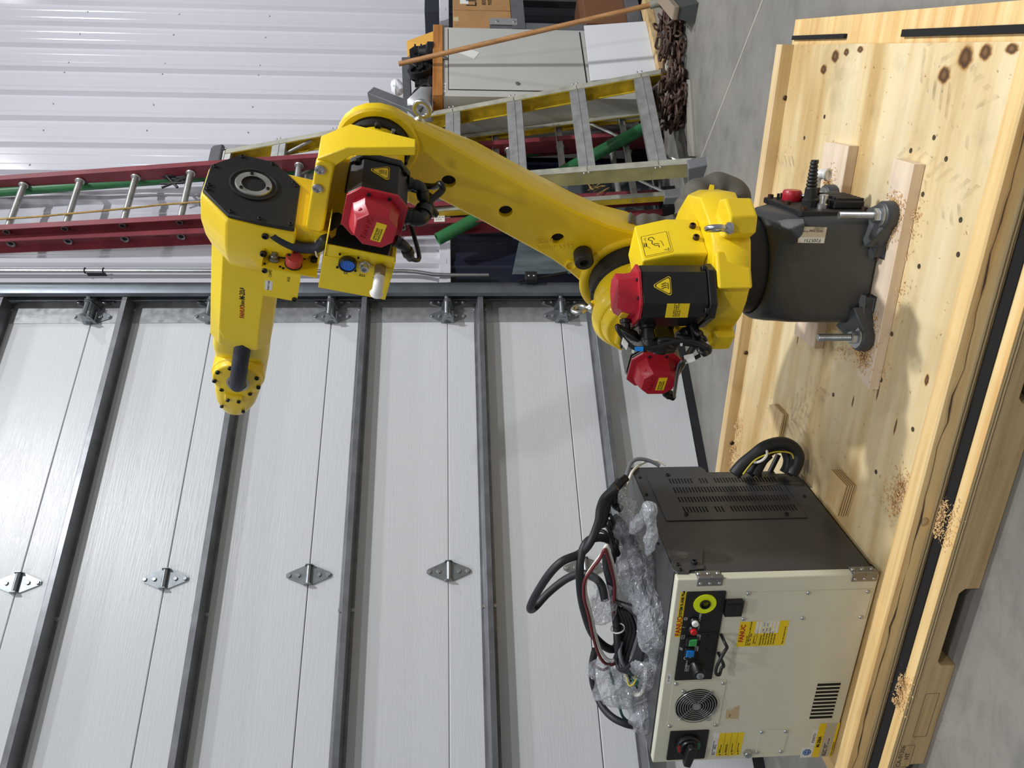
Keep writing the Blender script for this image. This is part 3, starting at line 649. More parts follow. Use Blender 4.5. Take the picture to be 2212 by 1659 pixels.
# bracket plate and canvas cable sleeve behind the turret
q = [(-0.1474,-0.1207,0.3828),(-0.1469,-0.1188,0.3722),(-0.1131,-0.0781,0.3882),(-0.1004,-0.0629,0.3957),(-0.076,-0.0324,0.398),(-0.0764,-0.0334,0.4027),(-0.0977,-0.061,0.4076),(-0.1115,-0.0774,0.3998)]
b = MB(TUR); b.loft([[(x, y, z) for x, y, z in q], [(x - .004, y - .006, z) for x, y, z in q]]); b.build('cable_bracket', YSH, rob)
b = MB(TUR); sl = [(-0.0707,-0.1588,0.2962),(-0.0815,-0.1723,0.2943),(-0.0893,-0.184,0.3097),(-0.0909,-0.1898,0.3408),(-0.0818,-0.1819,0.372),(-0.0679,-0.1666,0.3895),(-0.0523,-0.1481,0.4001),(-0.0368,-0.1296,0.409)]
def wr(t): return .043 + .006 * math.sin(t * 17) * math.sin(t * 9) + .002 * math.sin(t * 33)
b.tube(sl, wr, 16, res=8); b.build('canvas_sleeve', SLEEVE, rob, smooth=60)
b = MB(TUR); sl = [(-0.007,-0.1549,0.3951),(-0.0001,-0.1509,0.434),(0.0002,-0.1547,0.4692),(0.0036,-0.1546,0.5045),(0.0032,-0.1593,0.5397),(0.0017,-0.1638,0.5608)]
b.tube(sl, lambda t: .027 + .004 * math.sin(t * 13) + .002 * math.sin(t * 29), 14, res=8); b.build('canvas_sleeve', SLEEVE, rob, smooth=60)
b = MB(TUR)
for dz in (0, 14, 26): b.tube([(-0.0677,-0.0846,0.3821),(-0.0765,-0.0972,0.3938),(-0.0844,-0.1083,0.4037),(-0.0905,-0.1165,0.4087)], .010, 10, M=T(-.002 * dz * .5, .0, .0008 * dz)); 
b.tube([(-0.0574,-0.076,0.4193),(-0.0695,-0.09,0.4073),(-0.0826,-0.1054,0.3987),(-0.0891,-0.1132,0.3953)], .013, 10)
b.build('umbilical_cables', BLK, rob, smooth=60)
b = MB(TUR); b.tube([(-0.1124,-0.0307,0.4049),(-0.124,-0.0442,0.395),(-0.1325,-0.054,0.3867),(-0.1448,-0.0692,0.3849),(-0.1532,-0.0792,0.3799)], .0015, 6); b.tube([(-0.1448,-0.0692,0.3849),(-0.1461,-0.0725,0.3979)], .002, 6); b.build('cable_tie', TIE, rob)

# ---- servo motors
def tri_sign(parent, M, s):
    # hot-surface triangle: black edge on yellow, three wavy lines; M: x right, y up, z out of the face
    def rt(r):
        o = []
        for k in range(3):
            a = PI / 2 + k * 2 * PI / 3; cx, cy = math.cos(a) * (s - r), math.sin(a) * (s - r)
            o += [(cx + r * math.cos(a + t), cy + r * math.sin(a + t)) for t in (-PI / 3, -PI / 6, 0, PI / 6, PI / 3)]
        return o
    b = MB(M); b.prism(rt(s * .2), 2, -.0006, .0006); t = b.build('hot_surface_sign', LBY, parent)
    b = MB(M); A = [(x * .92, y * .92) for x, y in rt(s * .2)]; B = [(x * .80, y * .80) for x, y in rt(s * .2)]; n = len(A)
    b.add([(x, y, .0008) for x, y in A + B], [(i, (i + 1) % n, n + (i + 1) % n, n + i) for i in range(n)])
    k = s
    for dx in (-.2, 0, .2):
        pts = [((dx + .07 * math.sin(v * 5.5)) * k, (-.18 + v * .5) * k) for v in [i / 8 for i in range(9)]]
        stroke(b, pts, .035 * k, .0009)
    stroke(b, [(-.3 * k, -.3 * k), (.3 * k, -.3 * k)], .03 * k, .0009); b.build('sign_print', INK, t, smooth=0)
def motor(M, r, length, cap_side, tri=None):
    # M: axis of the motor along +z, z=0 at its mount
    b = MB(M); b.prism(octa(r * 1.02, .62), 2, 0, .018, .002); b.prism(octa(r * .97, .6), 2, .018, length, .003); body = b.build('motor_body', BLK, rob, bev=.002)
    for sx, sy in ((1, 1), (1, -1), (-1, 1), (-1, -1)): put(CAPS, body, face(M, (sx * r * .78, sy * r * .78, .018), (0, 0, 1), (1, 0, 0)))
    b = MB(M)
    b.prism(octa(r, .6), 2, length, length + .007, .001)
    b.loft([[(x, y, length + .006) for x, y in octa(r * .78, .55)], [(x, y, length + .03) for x, y in octa(r * .72, .55)], [(x, y, length + .034) for x, y in octa(r * .55, .55)], [(x, y, length + .05) for x, y in octa(r * .5, .55)]][:2] + [[(x, y, length + .046) for x, y in octa(r * .66, .5, -.003, -.005)], [(x, y, length + .05) for x, y in octa(r * .63, .5, -.003, -.005)]])
    for a in (45, 135, 225, 315):
        c, s = math.cos(math.radians(a)), math.sin(math.radians(a)); b.cyl((c * r * .66, s * r * .66, length + .012), (c * r * .63, s * r * .63, length + .036), .011, .008, 12)
    cap = b.build('encoder_cap', RED, rob, bev=.0015)
    for a in (22, 158, 202, 338):
        c, s = math.cos(math.radians(a)), math.sin(math.radians(a)); put(CAPS, cap, face(M, (c * r * .9, s * r * .9, length + .0068), (0, 0, 1), (1, 0, 0)) @ Matrix.Diagonal((.5, .5, .35, 1)))
    return body, cap
def caplabel(cap, M, r, z, ang):
    # embossed maker's name and small yellow data label on the cap's end
    L = M @ RZ(ang)
    text(cap, 'FANUC', (0, r * .22, z + .0003), (1, 0, 0), (0, 1, 0), r * .27, RED, L, 'CENTER', ext=.0012)
    b = MB(L); b.prism([(-r * .42, -r * .36), (r * .36, -r * .36), (r * .36, -r * .02), (-r * .42, -r * .02)], 2, z, z + .0006); lb = b.build('data_label', LBY, cap)
    text(lb, 'A06B-0227-B605\nNo. C176X2317\nMADE IN JAPAN', (-r * .38, -r * .19, z + .0008), (1, 0, 0), (0, 1, 0), r * .075, INK, L, 'LEFT')
def connector(parent, p, d, d2, r, M, l1=.035, l2=.045):
    b = MB(M); p = Vector(p); d = Vector(d).normalized(); d2 = Vector(d2).normalized()
    b.lathe([(r * 1.25, 0), (r * 1.25, .008), (r, .01), (r, l1 * .6), (r * 1.12, l1 * .62), (r * 1.12, l1)], p, d, 16)
    e = p + d * (l1 + r * .6)
    b.tube([p + d * l1 * .9, p + d * (l1 + r * .3), e + d2 * r * .4, e + d2 * r * 1.1], r * .98, 14, res=4)
    b.lathe([(r * 1.2, 0), (r * 1.25, .004), (r * 1.25, l2 * .5), (r * 1.05, l2 * .6), (r * .8, l2)], e + d2 * r * .9, d2, 12)
    b.build('cable_connector', BLK, parent, smooth=40); return M @ (e + d2 * (r * .9 + l2))
# J1 motor, upright on the flange
M1 = TUR @ T(-.108, .222, .452) @ RZ(math.radians(-27))
m1, c1 = motor(M1, .062, .165, 0)
tri_sign(m1, M1 @ frame((-.0606, -.004, .115), (0, -1, 0), (0, 0, 1)), .024)
L1 = M1 @ RZ(math.radians(45)); r1 = .062 * .97 * 1.6 / math.sqrt(2)
b = MB(L1); b.prism([(-.017, .062), (.017, .062), (.017, .112), (-.017, .112)], 1, r1, r1 + .0008); lb = b.build('data_label', LBY, m1)
text(lb, 'AC SERVO MOTOR\nA06B-0235-B605\n3 PHASE  8 POLES\n3000 min-1', (-.016, .0615, .09), (-1, 0, 0), (0, 0, 1), .0065, INK, M1, 'LEFT') if False else text(lb, 'AC SERVO MOTOR\nA06B-0235-B605\n3 PHASE  8 POLES\n3000 min-1', (.015, r1 + .001, .088), (-1, 0, 0), (0, 0, 1), .0042, INK, L1, 'LEFT')
b = MB(M1); b.prism([(-.016, .186), (.016, .186), (.016, .203), (-.016, .203)], 1, .042, .046); b.build('warning_label', LBY, c1)
t1 = connector(m1, (.03, .06, .135), (0, 1, 0), (0, .1, -1), .0165, M1)
t2 = connector(c1, (.03, .045, .185), (.1, 1, 0), (.3, .4, -.8), .0105, M1, .02, .03)
t3 = connector(m1, (.052, .03, .02), (.3, 1, 0), (-.3, .3, 1), .014, M1, .03, .03)
# J2 motor, lying on the shoulder axis
M2 = TUR @ T(.15, .1, .525) @ frame((0, 0, 0), (-1, 0, 0), (0, 0, 1))
m2, c2 = motor(M2, .063, .118, 0)
caplabel(c2, M2, .063, .168, 0)
b = MB(M2); q = octa(.0636, .6); b.loft([[(x, y, .035) for x, y in q[1:4]] + [(x * .99, y * .99, .035) for x, y in q[1:4][::-1]], [(x, y, .108) for x, y in q[1:4]] + [(x * .99, y * .99, .108) for x, y in q[1:4][::-1]]]); b.build('woven_tape', MESHG, m2)
t4 = connector(m2, (-.062, -.01, .07), (-1, -.1, 0), (0, -1, .3), .016, M2)
t5 = connector(c2, (-.045, -.03, .135), (-1, -.3, 0), (-.6, -.8, .2), .0105, M2, .02, .03)
# ---- upper arm
def armout(k, lx):
    a = [(.092, .115), (.076, .18), (.068, .24), (.065, .34), (.061, .46), (.06, .6), (.066, .68), (.084, .735)]
    l = [(-.088, .735), (-.09, .68), (-.088, .56), (-.09, .44), (-.096, .27), (-.105, .18), (-.128, .1)]
    return arc(0, 0, .152, 212, 392, 12)[:-1] + a + arc(0, .79, .092, -8, 172, 10) + [(x * lx, z) for x, z in l]
A0 = armout(0, 1)
A1 = []
for x, z in A0:
    if z > .6: A1.append((x * .72 + .024 * min(1, (z - .6) * 8), z - max(0, z - .7) * .42))
    else: A1.append((x - (.0 if x > 0 else -.022), z))
b = MB(ARM)
b.loft([[(x, -.103, z) for x, z in inset(A0, .007)], [(x, -.108, z) for x, z in inset(A0, .001)], [(x, -.125, z) for x, z in A0], [(x, -.215, z) for x, z in A1], [(x, -.228, z) for x, z in inset(A1, .012)]])
armo = b.build('upper_arm', YEL, rob, smooth=30)
cut = MB(ARM)
for z in (.601, .434, .269): cut.cyl((0, -.06, z), (0, -.3, z), .0175, n=28)
co = cut.build('hole_cut', None); bo = armo.modifiers.new('holes', 'BOOLEAN'); bo.operation = 'DIFFERENCE'; bo.object = co; bo.solver = 'EXACT'
bpy.context.view_layer.update()
me = bpy.data.meshes.new_from_object(armo.evaluated_get(bpy.context.evaluated_depsgraph_get())); armo.modifiers.clear(); armo.data = me
for p in me.polygons: p.use_smooth = True
me.set_sharp_from_angle(angle=math.radians(30)); drop(co)
for z in (.601, .434, .269):
    b = MB(ARM); b.cyl((0, -.116, z), (0, -.118, z), .0176, n=28); b.build('hole_shade_disc', VOID, armo)  # added black disc, paints the shade inside the hollow arm
b = MB(ARM)   # raised rims round both joints
b.lathe([(.128, -.112), (.15, -.108), (.153, -.101), (.147, -.096), (.134, -.096), (.128, -.1)], (0, 0, 0), (0, 1, 0), 56)
b.build('joint_rim', YEL, rob, smooth=40); b = MB(ARM); b.lathe([(.072, -.112), (.094, -.108), (.094, -.1), (.089, -.095), (.077, -.095), (.072, -.1)], (0, 0, .79), (0, 1, 0), 48)
b.prism([(.058, .61), (.085, .625), (.085, .665), (.058, .68)], 1, -.104, -.07, .004)
b.build('joint_rim', YEL, rob, smooth=40)
text(rob, 'A290-7222\nZ201', [(0.0446,-0.1026,0.3028)][0], (-.62, 0, -.78), (.78, 0, -.62), .021, YEL, ARM, 'LEFT', ext=.0013)
b = MB(ARM); b.lathe([(.024, 0), (.0255, .003), (.0255, .038), (.023, .042), (.012, .042), (.011, .03), (.0001, .03)], (.0, -.1, .185), (0, 1, 0), 32); b.build('stop_bolt', BLM, rob)
b = MB(ARM); b.lathe([(.018, 0), (.018, .005), (.0135, .007), (.012, .002), (.0001, -.004)], (.052, -.1035, .183), (0, 1, 0), 28); b.build('threaded_boss', YEL, rob)
b = MB(ARM)
b.lathe([(.074, -.115), (.074, -.085), (.068, -.08), (.062, -.08), (.06, -.06)], (0, 0, .79), (0, 1, 0), 48); b.build('reducer_ring', BLM, rob)
for k in range(10):
    a = math.radians(k * 36 + 10); put(CAPS, rob, face(ARM, (.066 * math.cos(a), -.08, .79 + .066 * math.sin(a)), (0, 1, 0)))
eyebolt(ARM @ Vector([(-0.0627,-0.17,0.7186)][0]), ARM.to_3x3() @ Vector((-1, 0, .35)), 'c')
# ---- elbow casting, holding the J3 motor
b = MB(FORE)
CP = [(-.155, -.058, .073), (-.118, .071, .02), (-.076, .124, .024), (.115, .118, .02), (.115, .092, .02), (-.05, .1, .024), (-.1, .062, .018), (-.136, -.062, .073)]
b.loft([[(x, .102, z) for x, z, y in CP], [(x, y, z) for x, z, y in CP]])
b.prism(rrect(-.075, .11, .088, .126, .012), 1, .085, .108, .003)
b.lathe([(.055, -.085), (.062, -.08), (.062, .03)], (0, 0, 0), (0, 1, 0), 40)
b.prism([(-.04, .02), (-.03, .1), (.14, .116), (.15, .03), (.06, -.05)], 1, -.06, .03, .006)
b.prism([(.112, .098), (.112, .2), (.2, .2), (.22, .12), (.12, .06)], 1, -.075, .1, .006)
b.build('elbow_casting', YEL, rob, bev=.005, smooth=40)
for p in [(-0.0558,0.108,0.1153),(-0.0085,0.108,0.1144)]: put(proto('bolt', MB().lathe([(.011, 0), (.011, .003), (.0075, .0045), (.006, .0005), (.0001, .0005)], (0, 0, 0), (0, 0, 1), 16), ZNC), rob, face(FORE, p, (0, 1, 0)))
b = MB(FORE); b.lathe([(.006, 0), (.006, .006), (.004, .007), (.003, .018), (.0045, .02)], (-.075, -.03, -.02), (-1, 0, 0), 10); b.build('grease_nipple', STL, rob)
M3 = FORE @ T(-.004, .03, -.006) @ frame((0, 0, 0), (-1, 0, 0), (0, 0, 1))
m3, c3 = motor(M3, .063, .116, 0)
caplabel(c3, M3, .063, .166, -.1)
tri_sign(m3, M3 @ frame((.0624, -.002, .055), (0, 0, -1), (0, 1, 0)), .024)
t6 = connector(m3, (-.01, -.062, .088), (0, -1, 0), (.1, -.15, -1), .0165, M3, .03, .035)
t7 = connector(m3, (.03, -.062, .03), (0, -1, 0), (-1, -.5, .5), .0115, M3, .022, .03)
t8 = connector(c3, (-.03, -.05, .15), (-.4, -1, 0), (-1, -.6, 0), .0105, M3, .02, .028)
# ---- J4 housing with black rear plate
OC = [(-0.0982,0.292),(-0.0968,0.2171),(-0.0391,0.1584),(-0.0321,0.1525),(0.115,0.148),(0.1171,0.2186),(0.113,0.285),(0.0506,0.3469),(0.0347,0.3468),(-0.038,0.3462)]
b = MB(FORE); OI = inset(OC, -.003)
F8 = [(.074, .0), (.074, .0)]
def fsec(x, hy, z0, z1, c): return [(x, y, z) for y, z in ((-hy + c, z1), (-hy, z1 - c), (-hy, z0 + c), (-hy + c, z0), (hy - c, z0), (hy, z0 + c), (hy, z1 - c), (hy - c, z1))]
b.loft([[(.117, y, z) for y, z in OI], [(.13, y, z) for y, z in inset(OI, -.002)], [(.19, y, z) for y, z in OI], [(.235, y * .92, .25 + (z - .25) * .9) for y, z in OI], [(.285, y * .7, .25 + (z - .25) * .72) for y, z in OI]])
b.build('wrist_drive_housing', YEL, rob, bev=.004, smooth=40)
b = MB(FORE); b.prism(OC, 0, .1165, .107, .002)
rp = b.build('rear_plate', BLM, rob, smooth=30)
for y, z in [(y * .9, .25 + (z - .25) * .9) for y, z in OC]: put(CAPS, rp, face(FORE, (.107, y, z), (-1, 0, 0)) @ Matrix.Diagonal((.62, .62, .4, 1)))
b = MB(FORE); b.lathe([(.051, -.001), (.052, .003), (.048, .004), (.047, .001)], (.107, 0, .25), (-1, 0, 0), 48); b.build('raised_ring', BLM, rp)
b = MB(FORE); b.lathe([(.024, -.001), (.0255, .004), (.038, .005), (.0395, .002), (.0395, -.001)], (.107, 0, .25), (-1, 0, 0), 48); b.build('hollow_shaft_ring', ALU, rp)
b = MB(FORE); b.cyl((.1068, 0, .25), (.10665, 0, .25), .026, n=40); b.lathe([(.0245, 0), (.0245, .004)], (.1066, 0, .25), (-1, 0, 0), 40, cap=False); b.build('shaft_bore', mat('bore_dark', (62, 60, 52), .35, .5), rp)
for k in range(3):
    a = math.radians(45 + k * 120); put(CAPS, rp, face(FORE, (.1025, .0325 * math.cos(a), .25 + .0325 * math.sin(a)), (-1, 0, 0)) @ Matrix.Diagonal((.55, .55, .3, 1)))
text(rob, '7222', (.158, .1115, .25), (-.1, 0, -1), (-1, 0, .1), .015, YEL, FORE, 'LEFT', ext=.0014)
b = MB(FORE); b.lathe([(.0145, -.02), (.0145, .002), (.012, .003), (.011, .0), (.0001, .0)], [(0.2034,0.1,0.2807)][0], (0, 1, 0), 24); b.build('plug', STL, rob)
# ---- forearm
b = MB(FORE)
b.loft([fsec(.22, .072, .17, .327, .03), fsec(.45, .068, .172, .325, .028), fsec(.585, .066, .172, .323, .027), fsec(.605, .058, .18, .318, .026)])
b.prism([(.24, .2), (.58, .198), (.565, .288), (.53, .3), (.24, .3)], 1, .05, .0685, .003)
fa = b.build('forearm', YSH, rob, bev=.006, smooth=40)
tx = [(0.4718,0.0692,0.2405),(0.4212,0.0692,0.2396),(0.3982,0.0692,0.2377)]
text(fa, 'FANUC', (.528, .0692, .2475), (0, 0, 1), (1, 0, 0), .0001, INKR, FORE) if False else None
LP = [v for v in tx]
text(fa, 'FANUC', (.473, .0693, .2445), (-1, 0, .04), (.04, 0, 1), .0150, INKR, FORE, 'LEFT', bold=.0003, sx=.92)
text(fa, 'Robot', (.4285, .0693, .2463), (-1, 0, .04), (.04, 0, 1), .0135, INK, FORE, 'LEFT', sx=.62)
text(fa, 'M-20iA', (.4055, .0693, .2475), (-1, 0, .04), (.04, 0, 1), .0175, INK, FORE, 'LEFT', bold=.0005, sx=.84)
# ---- wrist
def wsec(x, hy, z0, z1, e=3.2, n=28, cy=0):
    zc, hz = (z0 + z1) / 2, (z1 - z0) / 2
    return [(x, cy + hy * math.copysign(abs(math.cos(2 * PI * k / n)) ** (2 / e), math.cos(2 * PI * k / n)), zc + hz * math.copysign(abs(math.sin(2 * PI * k / n)) ** (2 / e), math.sin(2 * PI * k / n))) for k in range(n)]
b = MB(FORE); b.loft([wsec(.58, .056, .178, .318, 4, cy=-.01), wsec(.655, .054, .174, .32, 4, cy=-.012), wsec(.70, .038, .173, .319, 3.4, cy=-.02), wsec(.735, .032, .174, .316, 3, cy=-.024), wsec(.77, .028, .19, .305, 2.6, cy=-.026)]); b.build('wrist_yoke', YSH, rob, smooth=45)
b = MB(FORE)
b.lathe([(.07, -.04), (.072, -.036), (.072, .022), (.067, .026), (.067, .04), (.063, .044), (.05, .045)], (.767, .0, .247), (0, 1, 0), 48)
b.loft([wsec(.76, .045, .182, .312, 3.5), wsec(.83, .052, .184, .31, 3.2), wsec(.885, .05, .192, .305, 3), wsec(.92, .044, .203, .296, 2.6), wsec(.938, .04, .211, .288, 2.2), wsec(.944, .036, .215, .284, 2)])
b.prism([(.82, .226), (.85, .226), (.85, .276), (.82, .276)], 1, .04, .058, .003)
wh = b.build('wrist_head', YEL, rob, bev=.003, smooth=45)
for a in range(0, 360, 40):
    c, s = math.cos(math.radians(a + 200)), math.sin(math.radians(a + 200))
    put(CAPS, wh, face(FORE, (.767 + .06 * c, .044, .247 + .06 * s), (0, 1, 0)) @ Matrix.Diagonal((.8, .8, .7, 1)))
for p in ((.885, .05, .282), (.9, .047, .222), (.84, .058, .236), (.84, .058, .266)): put(CAPS, wh, face(FORE, p, (.2, 1, 0)) @ Matrix.Diagonal((.7, .7, .7, 1)))
b = MB(FORE); b.lathe([(.024, 0), (.03, .001), (.031, .006), (.025, .007), (.0245, 0)], (.772, .042, .244), (-.15, 1, 0), 32); b.build('collar_ring', ALU, wh)
b = MB(FORE); b.lathe([(.034, 0), (.034, .004), (.03, .01), (.012, .01), (.011, .004)], (.943, 0, .25), (1, 0, 0), 32); fl = b.build('tool_flange', BLM, rob)
for k in range(6):
    a = k * PI / 3; put(CAPS, fl, face(FORE, (.9475, .026 * math.cos(a), .25 + .026 * math.sin(a)), (1, 0, .01)) @ Matrix.Diagonal((.5, .5, .8, 1)))
b = MB(FORE); b.tube([(.56, .038, .238), (.6, .05, .239), (.65, .07, .24), (.7, .076, .241), (.745, .068, .243), (.772, .05, .244), (.776, .03, .244)], .0215, 18, res=6); b.build('wrist_hose', HOSE, rob, smooth=60)
# ---- connector box below the elbow
CBX = FORE
b = MB(FORE)
b.box(.136, .236, .147, .1495, -.072, .078)                        # face with the sockets
b.box(.104, .138, .143, .147, -.072, .078)
b.prism([(.05, .06), (.236, .06), (.236, .1495), (.06, .1495), (.045, .11)], 2, .0765, .079)
b.prism([(.1, .02), (.236, .02), (.236, .1495), (.115, .1495)], 2, -.0745, -.072)
b.box(.2335, .236, .02, .1495, -.072, .078)
cbx = b.build('connector_box', YSH, rob, bev=.001)
b = MB(FORE); b.box(.0, .235, .0, .004, -.074, .09); b.box(.0, .1, .004, .03, -.074, -.07); b.build('box_shade_plates', VOID, cbx)  # shade of the box cavity put in as near-black plates
sx_, sz_ = .158, .148
so = [(0.1404,0.1497,0.0266),(0.136,0.1497,-0.0105),(0.1345,0.1497,-0.0446),(0.1743,0.1497,0.0261),(0.1723,0.1497,-0.0105),(0.1705,0.1497,-0.0436)]
b = MB(FORE); b.lathe([(.019, 0), (.02, .002), (.02, .012), (.0165, .014), (.0165, .004), (.0001, .004)], so[0], (0, 1, 0), 28); b.build('blue_socket_shell', BLK, cbx)
b = MB(FORE); b.cyl((so[0][0], so[0][1] + .004, so[0][2]), (so[0][0], so[0][1] + .011, so[0][2]), .0155, n=28)
bs = b.build('blue_socket_insert', BLUC, cbx)
b = MB(FORE)
for i in range(-3, 4):
    for j in range(-3, 4):
        if i * i + j * j < 11: b.cyl((so[0][0] + i * .0036, so[0][1] + .0105, so[0][2] + j * .0036), (so[0][0] + i * .0036, so[0][1] + .0114, so[0][2] + j * .0036), .0009, n=6)
b.build('socket_pins', INK, bs)
for dx, dz in ((-.02, -.02), (.02, -.02), (-.02, .02), (.02, .02)): put(CAPS, cbx, face(FORE, (so[0][0] + dx, so[0][1], so[0][2] + dz), (0, 1, 0)) @ Matrix.Diagonal((.35, .35, .4, 1)))
b = MB(FORE); b.lathe([(.0115, 0), (.0125, .002), (.0125, .006), (.0095, .007), (.0095, .016), (.007, .017), (.007, .012), (.0001, .012)], so[1], (0, 1, 0), 6); b.lathe([(.009, .006), (.009, .019), (.0065, .019), (.0065, .013)], so[1], (0, 1, 0), 20); b.build('socket_es2', ZNC, cbx) if False else b.build('threaded_socket', ZNC, cbx)
b = MB(FORE); b.lathe([(.0125, 0), (.0135, .002), (.0135, .024), (.012, .026)], so[2], (0.25, 1, 0), 6); b.build('brass_nut', mat('aged_brass', (122, 106, 80), .4, .7), cbx)
b = MB(FORE); p = Vector(so[2]); b.tube([p + Vector((.006, .026, 0)), p + Vector((.012, .044, 0)), p + Vector((.02, .052, .0)), p + Vector((.028, .053, 0)), p + Vector((.036, .052, 0))], .0118, 16); b.torus(p + Vector((.033, .0525, 0)), (1, 0, 0), .0118, .0035, 20, 8); b.build('push_fitting', WHT, cbx)
for q, s in ((3, 'EE'), (4, 'ES2'), (5, 'AIR2')): text(cbx, s, (so[q][0], .1498, so[q][2]), (0, 0, -1), (-1, 0, 0), .010, INK, FORE, 'CENTER') if False else text(cbx, s, (so[q][0], .1498, so[q][2]), (-.0, 0, -1), (-1, 0, 0), .0095, INK, FORE, 'CENTER')
# ---- bracket with the red dust cap
b = MB(FORE)
b.box(.205, .293, .147, .15, .12, .205)
b.box(.2035, .206, .086, .15, .086, .205)
b.prism([(.12, .086), (.205, .086), (.205, .108), (.15, .11)], 2, .086, .09)
b.prism([(0.1598,0.2792),(0.1588,0.2494),(0.1667,0.2042),(0.2465,0.206),(0.2251,0.2216)], 1, .112, .115)
b.loft([[(.167, .113, .204), (.167, .1155, .204), (.2045, .1155, .206), (.2045, .113, .206)], [(.204, .086, .2035), (.2045, .089, .2035), (.206, .15, .2055), (.2045, .15, .2055)]])
b.box(.125, .205, .086, .089, .088, .205)
brk = b.build('connector_bracket', YSH, rob, bev=.001)
b = MB(FORE); b.lathe([(.018, 0), (.0195, .002), (.0195, .003), (.018, .004)], (.2035, .125, .14), (-1, 0, 0), 32); b.build('cap_gasket', BLK, brk)
b = MB(FORE); b.lathe([(.0175, .003), (.018, .005), (.0185, .022), (.017, .025), (.0001, .0252)], (.2035, .125, .14), (-1, 0, 0), 32); b.build('red_dust_cap', REDC, brk)
b = MB(FORE); b.lathe([(.012, 0), (.0125, .004), (.0085, .006), (.0085, .012), (.0065, .014), (.0065, .022), (.003, .023)], (.2035, .12, .183), (-1, 0, 0), 20); b.build('round_connector', STL, brk)
for y, z in ((.1, .2), (.1, .165), (.14, .2), (.14, .167), (.1, .118), (.143, .16)): put(CAPS, brk, face(FORE, (.2035, y, z), (-1, 0, 0)) @ Matrix.Diagonal((.35, .35, .3, 1)))
for x, z in ((.212, .198), (.286, .126)): put(CAPS, brk, face(FORE, (x, .15, z), (0, 1, 0)) @ Matrix.Diagonal((.8, .8, .5, 1)))
put(CAPS, brk, face(FORE, (.2035, .1, .098), (-1, 0, 0)))
text(brk, 'CAM2', (.219, .1502, .183), (0, 0, -1), (-1, 0, 0), .009, INK, FORE, 'CENTER') if False else text(brk, 'CAM2', (.219, .1502, .185), (-1, 0, 0), (0, 0, 1), .0085, INK, FORE, 'CENTER')
text(brk, 'ASi2', (.226, .1502, .145), (-1, 0, 0), (0, 0, 1), .0085, INK, FORE, 'CENTER')
b = MB(FORE); b.box(.242, .272, .1498, .1503, .178, .194); pl = b.build('paper_tag', PAPER, brk); text(pl, 'ROBOT ONE', (.257, .1505, .186), (-1, 0, 0), (0, 0, 1), .005, INK, FORE, 'CENTER')
# ---- cables over the elbow
b = MB(FORE); b.box(.13, .2, .1, .118, .145, .21); b.build('cable_clamp_plate', BLM, rob, bev=.003)
for p in ((.137, .118, .206), (.19, .118, .206), (.185, .118, .152)): put(CAPS, rob, face(FORE, p, (0, 1, 0)))
for k, off in enumerate((0, .012, .022)):
    b = MB(FORE); b.tube([(x + off * .55, y - off * .9, z) for x, y, z in [(0.1344,0.112,0.1912),(0.1423,0.112,0.18),(0.1539,0.112,0.1549),(0.1595,0.112,0.1273),(0.1515,0.112,0.0983),(0.135,0.112,0.0867)]] + [(.125, .06, .07), (.12, .02, .06)], .0085 if k else .0125, 12); b.build('signal_cable', HOSE, rob, smooth=60)
b = MB(FORE); b.torus([(0.1581,0.106,0.0953)][0], (0.3, 0, 1), .019, .002, 20, 6); b.build('cable_tie', TIE, rob)
# motor leads
def lead(pts, r, m=BLK, name='motor_lead'):
    b = MB(); b.tube(pts, r, 10, res=5); b.build(name, m, rob, smooth=60)
V = Vector
E3 = FORE
lead([t6, t6 + V((0, 0, -.0)) + (FORE.to_3x3() @ V((-.02, -.03, -.03))), FORE @ V((-.03, .03, -.14)), FORE @ V((.02, -.02, -.13)), FORE @ V((.05, -.05, -.06))], .0075)
lead([t7, t7 + (FORE.to_3x3() @ V((.02, .0, -.03))), FORE @ V((.0, .07, -.125)), FORE @ V((.03, .0, -.13)), FORE @ V((.06, -.05, -.06))], .0065)
lead([t8, t8 + (FORE.to_3x3() @ V((.01, -.02, -.02))), FORE @ V((.06, .1, -.1)), FORE @ V((.06, .02, -.08))], .005)
dn = V((0, 0, -1))
lead([t1] + [TUR @ V(p) for p in [(-0.0715,0.3238,0.5715),(-0.0735,0.3238,0.5511),(-0.0723,0.3288,0.5221),(-0.0714,0.3341,0.4872),(-0.0671,0.342,0.4669),(-0.0615,0.3487,0.4699),(-0.0643,0.3434,0.4844)]] + [TUR @ V((-.02, .2, .47))], .008)
lead([t2] + [TUR @ V(p) for p in [(-0.1021,0.3059,0.6685),(-0.0882,0.3245,0.6601),(-0.0783,0.3389,0.6445),(-0.0736,0.3463,0.6316),(-0.0748,0.3476,0.6086),(-0.079,0.3457,0.5798),(-0.087,0.3397,0.5452),(-0.0894,0.3401,0.5165),(-0.0871,0.3459,0.4935),(-0.0817,0.3547,0.4764)]], .005)
lead([t4] + [TUR @ V(p) for p in [(-0.0228,0.2993,0.4804),(-0.0328,0.2882,0.4682),(-0.0424,0.2765,0.465),(-0.0457,0.2713,0.474)]] + [TUR @ V((-.01, .18, .47))], .008)
lead([t5] + [TUR @ V(p) for p in [(-0.0383,0.3706,0.5313),(-0.0483,0.3601,0.5137),(-0.053,0.3566,0.4933),(-0.0612,0.3484,0.4757),(-0.0687,0.3396,0.4698),(-0.0788,0.3251,0.4842)]], .0045)
lead([t3] + [TUR @ V(p) for p in [(-0.0628,0.3148,0.469),(-0.0697,0.3051,0.4778),(-0.0747,0.2977,0.4865)]] + [TUR @ V((-.03, .17, .48))], .006)
def leadtag(q, m, name):
    b = MB(TUR); q = [V(p) for p in q]; n = V((.3, 1, .1)) * .003; b.loft([q, [p + n for p in q]]); b.build(name, m, rob)
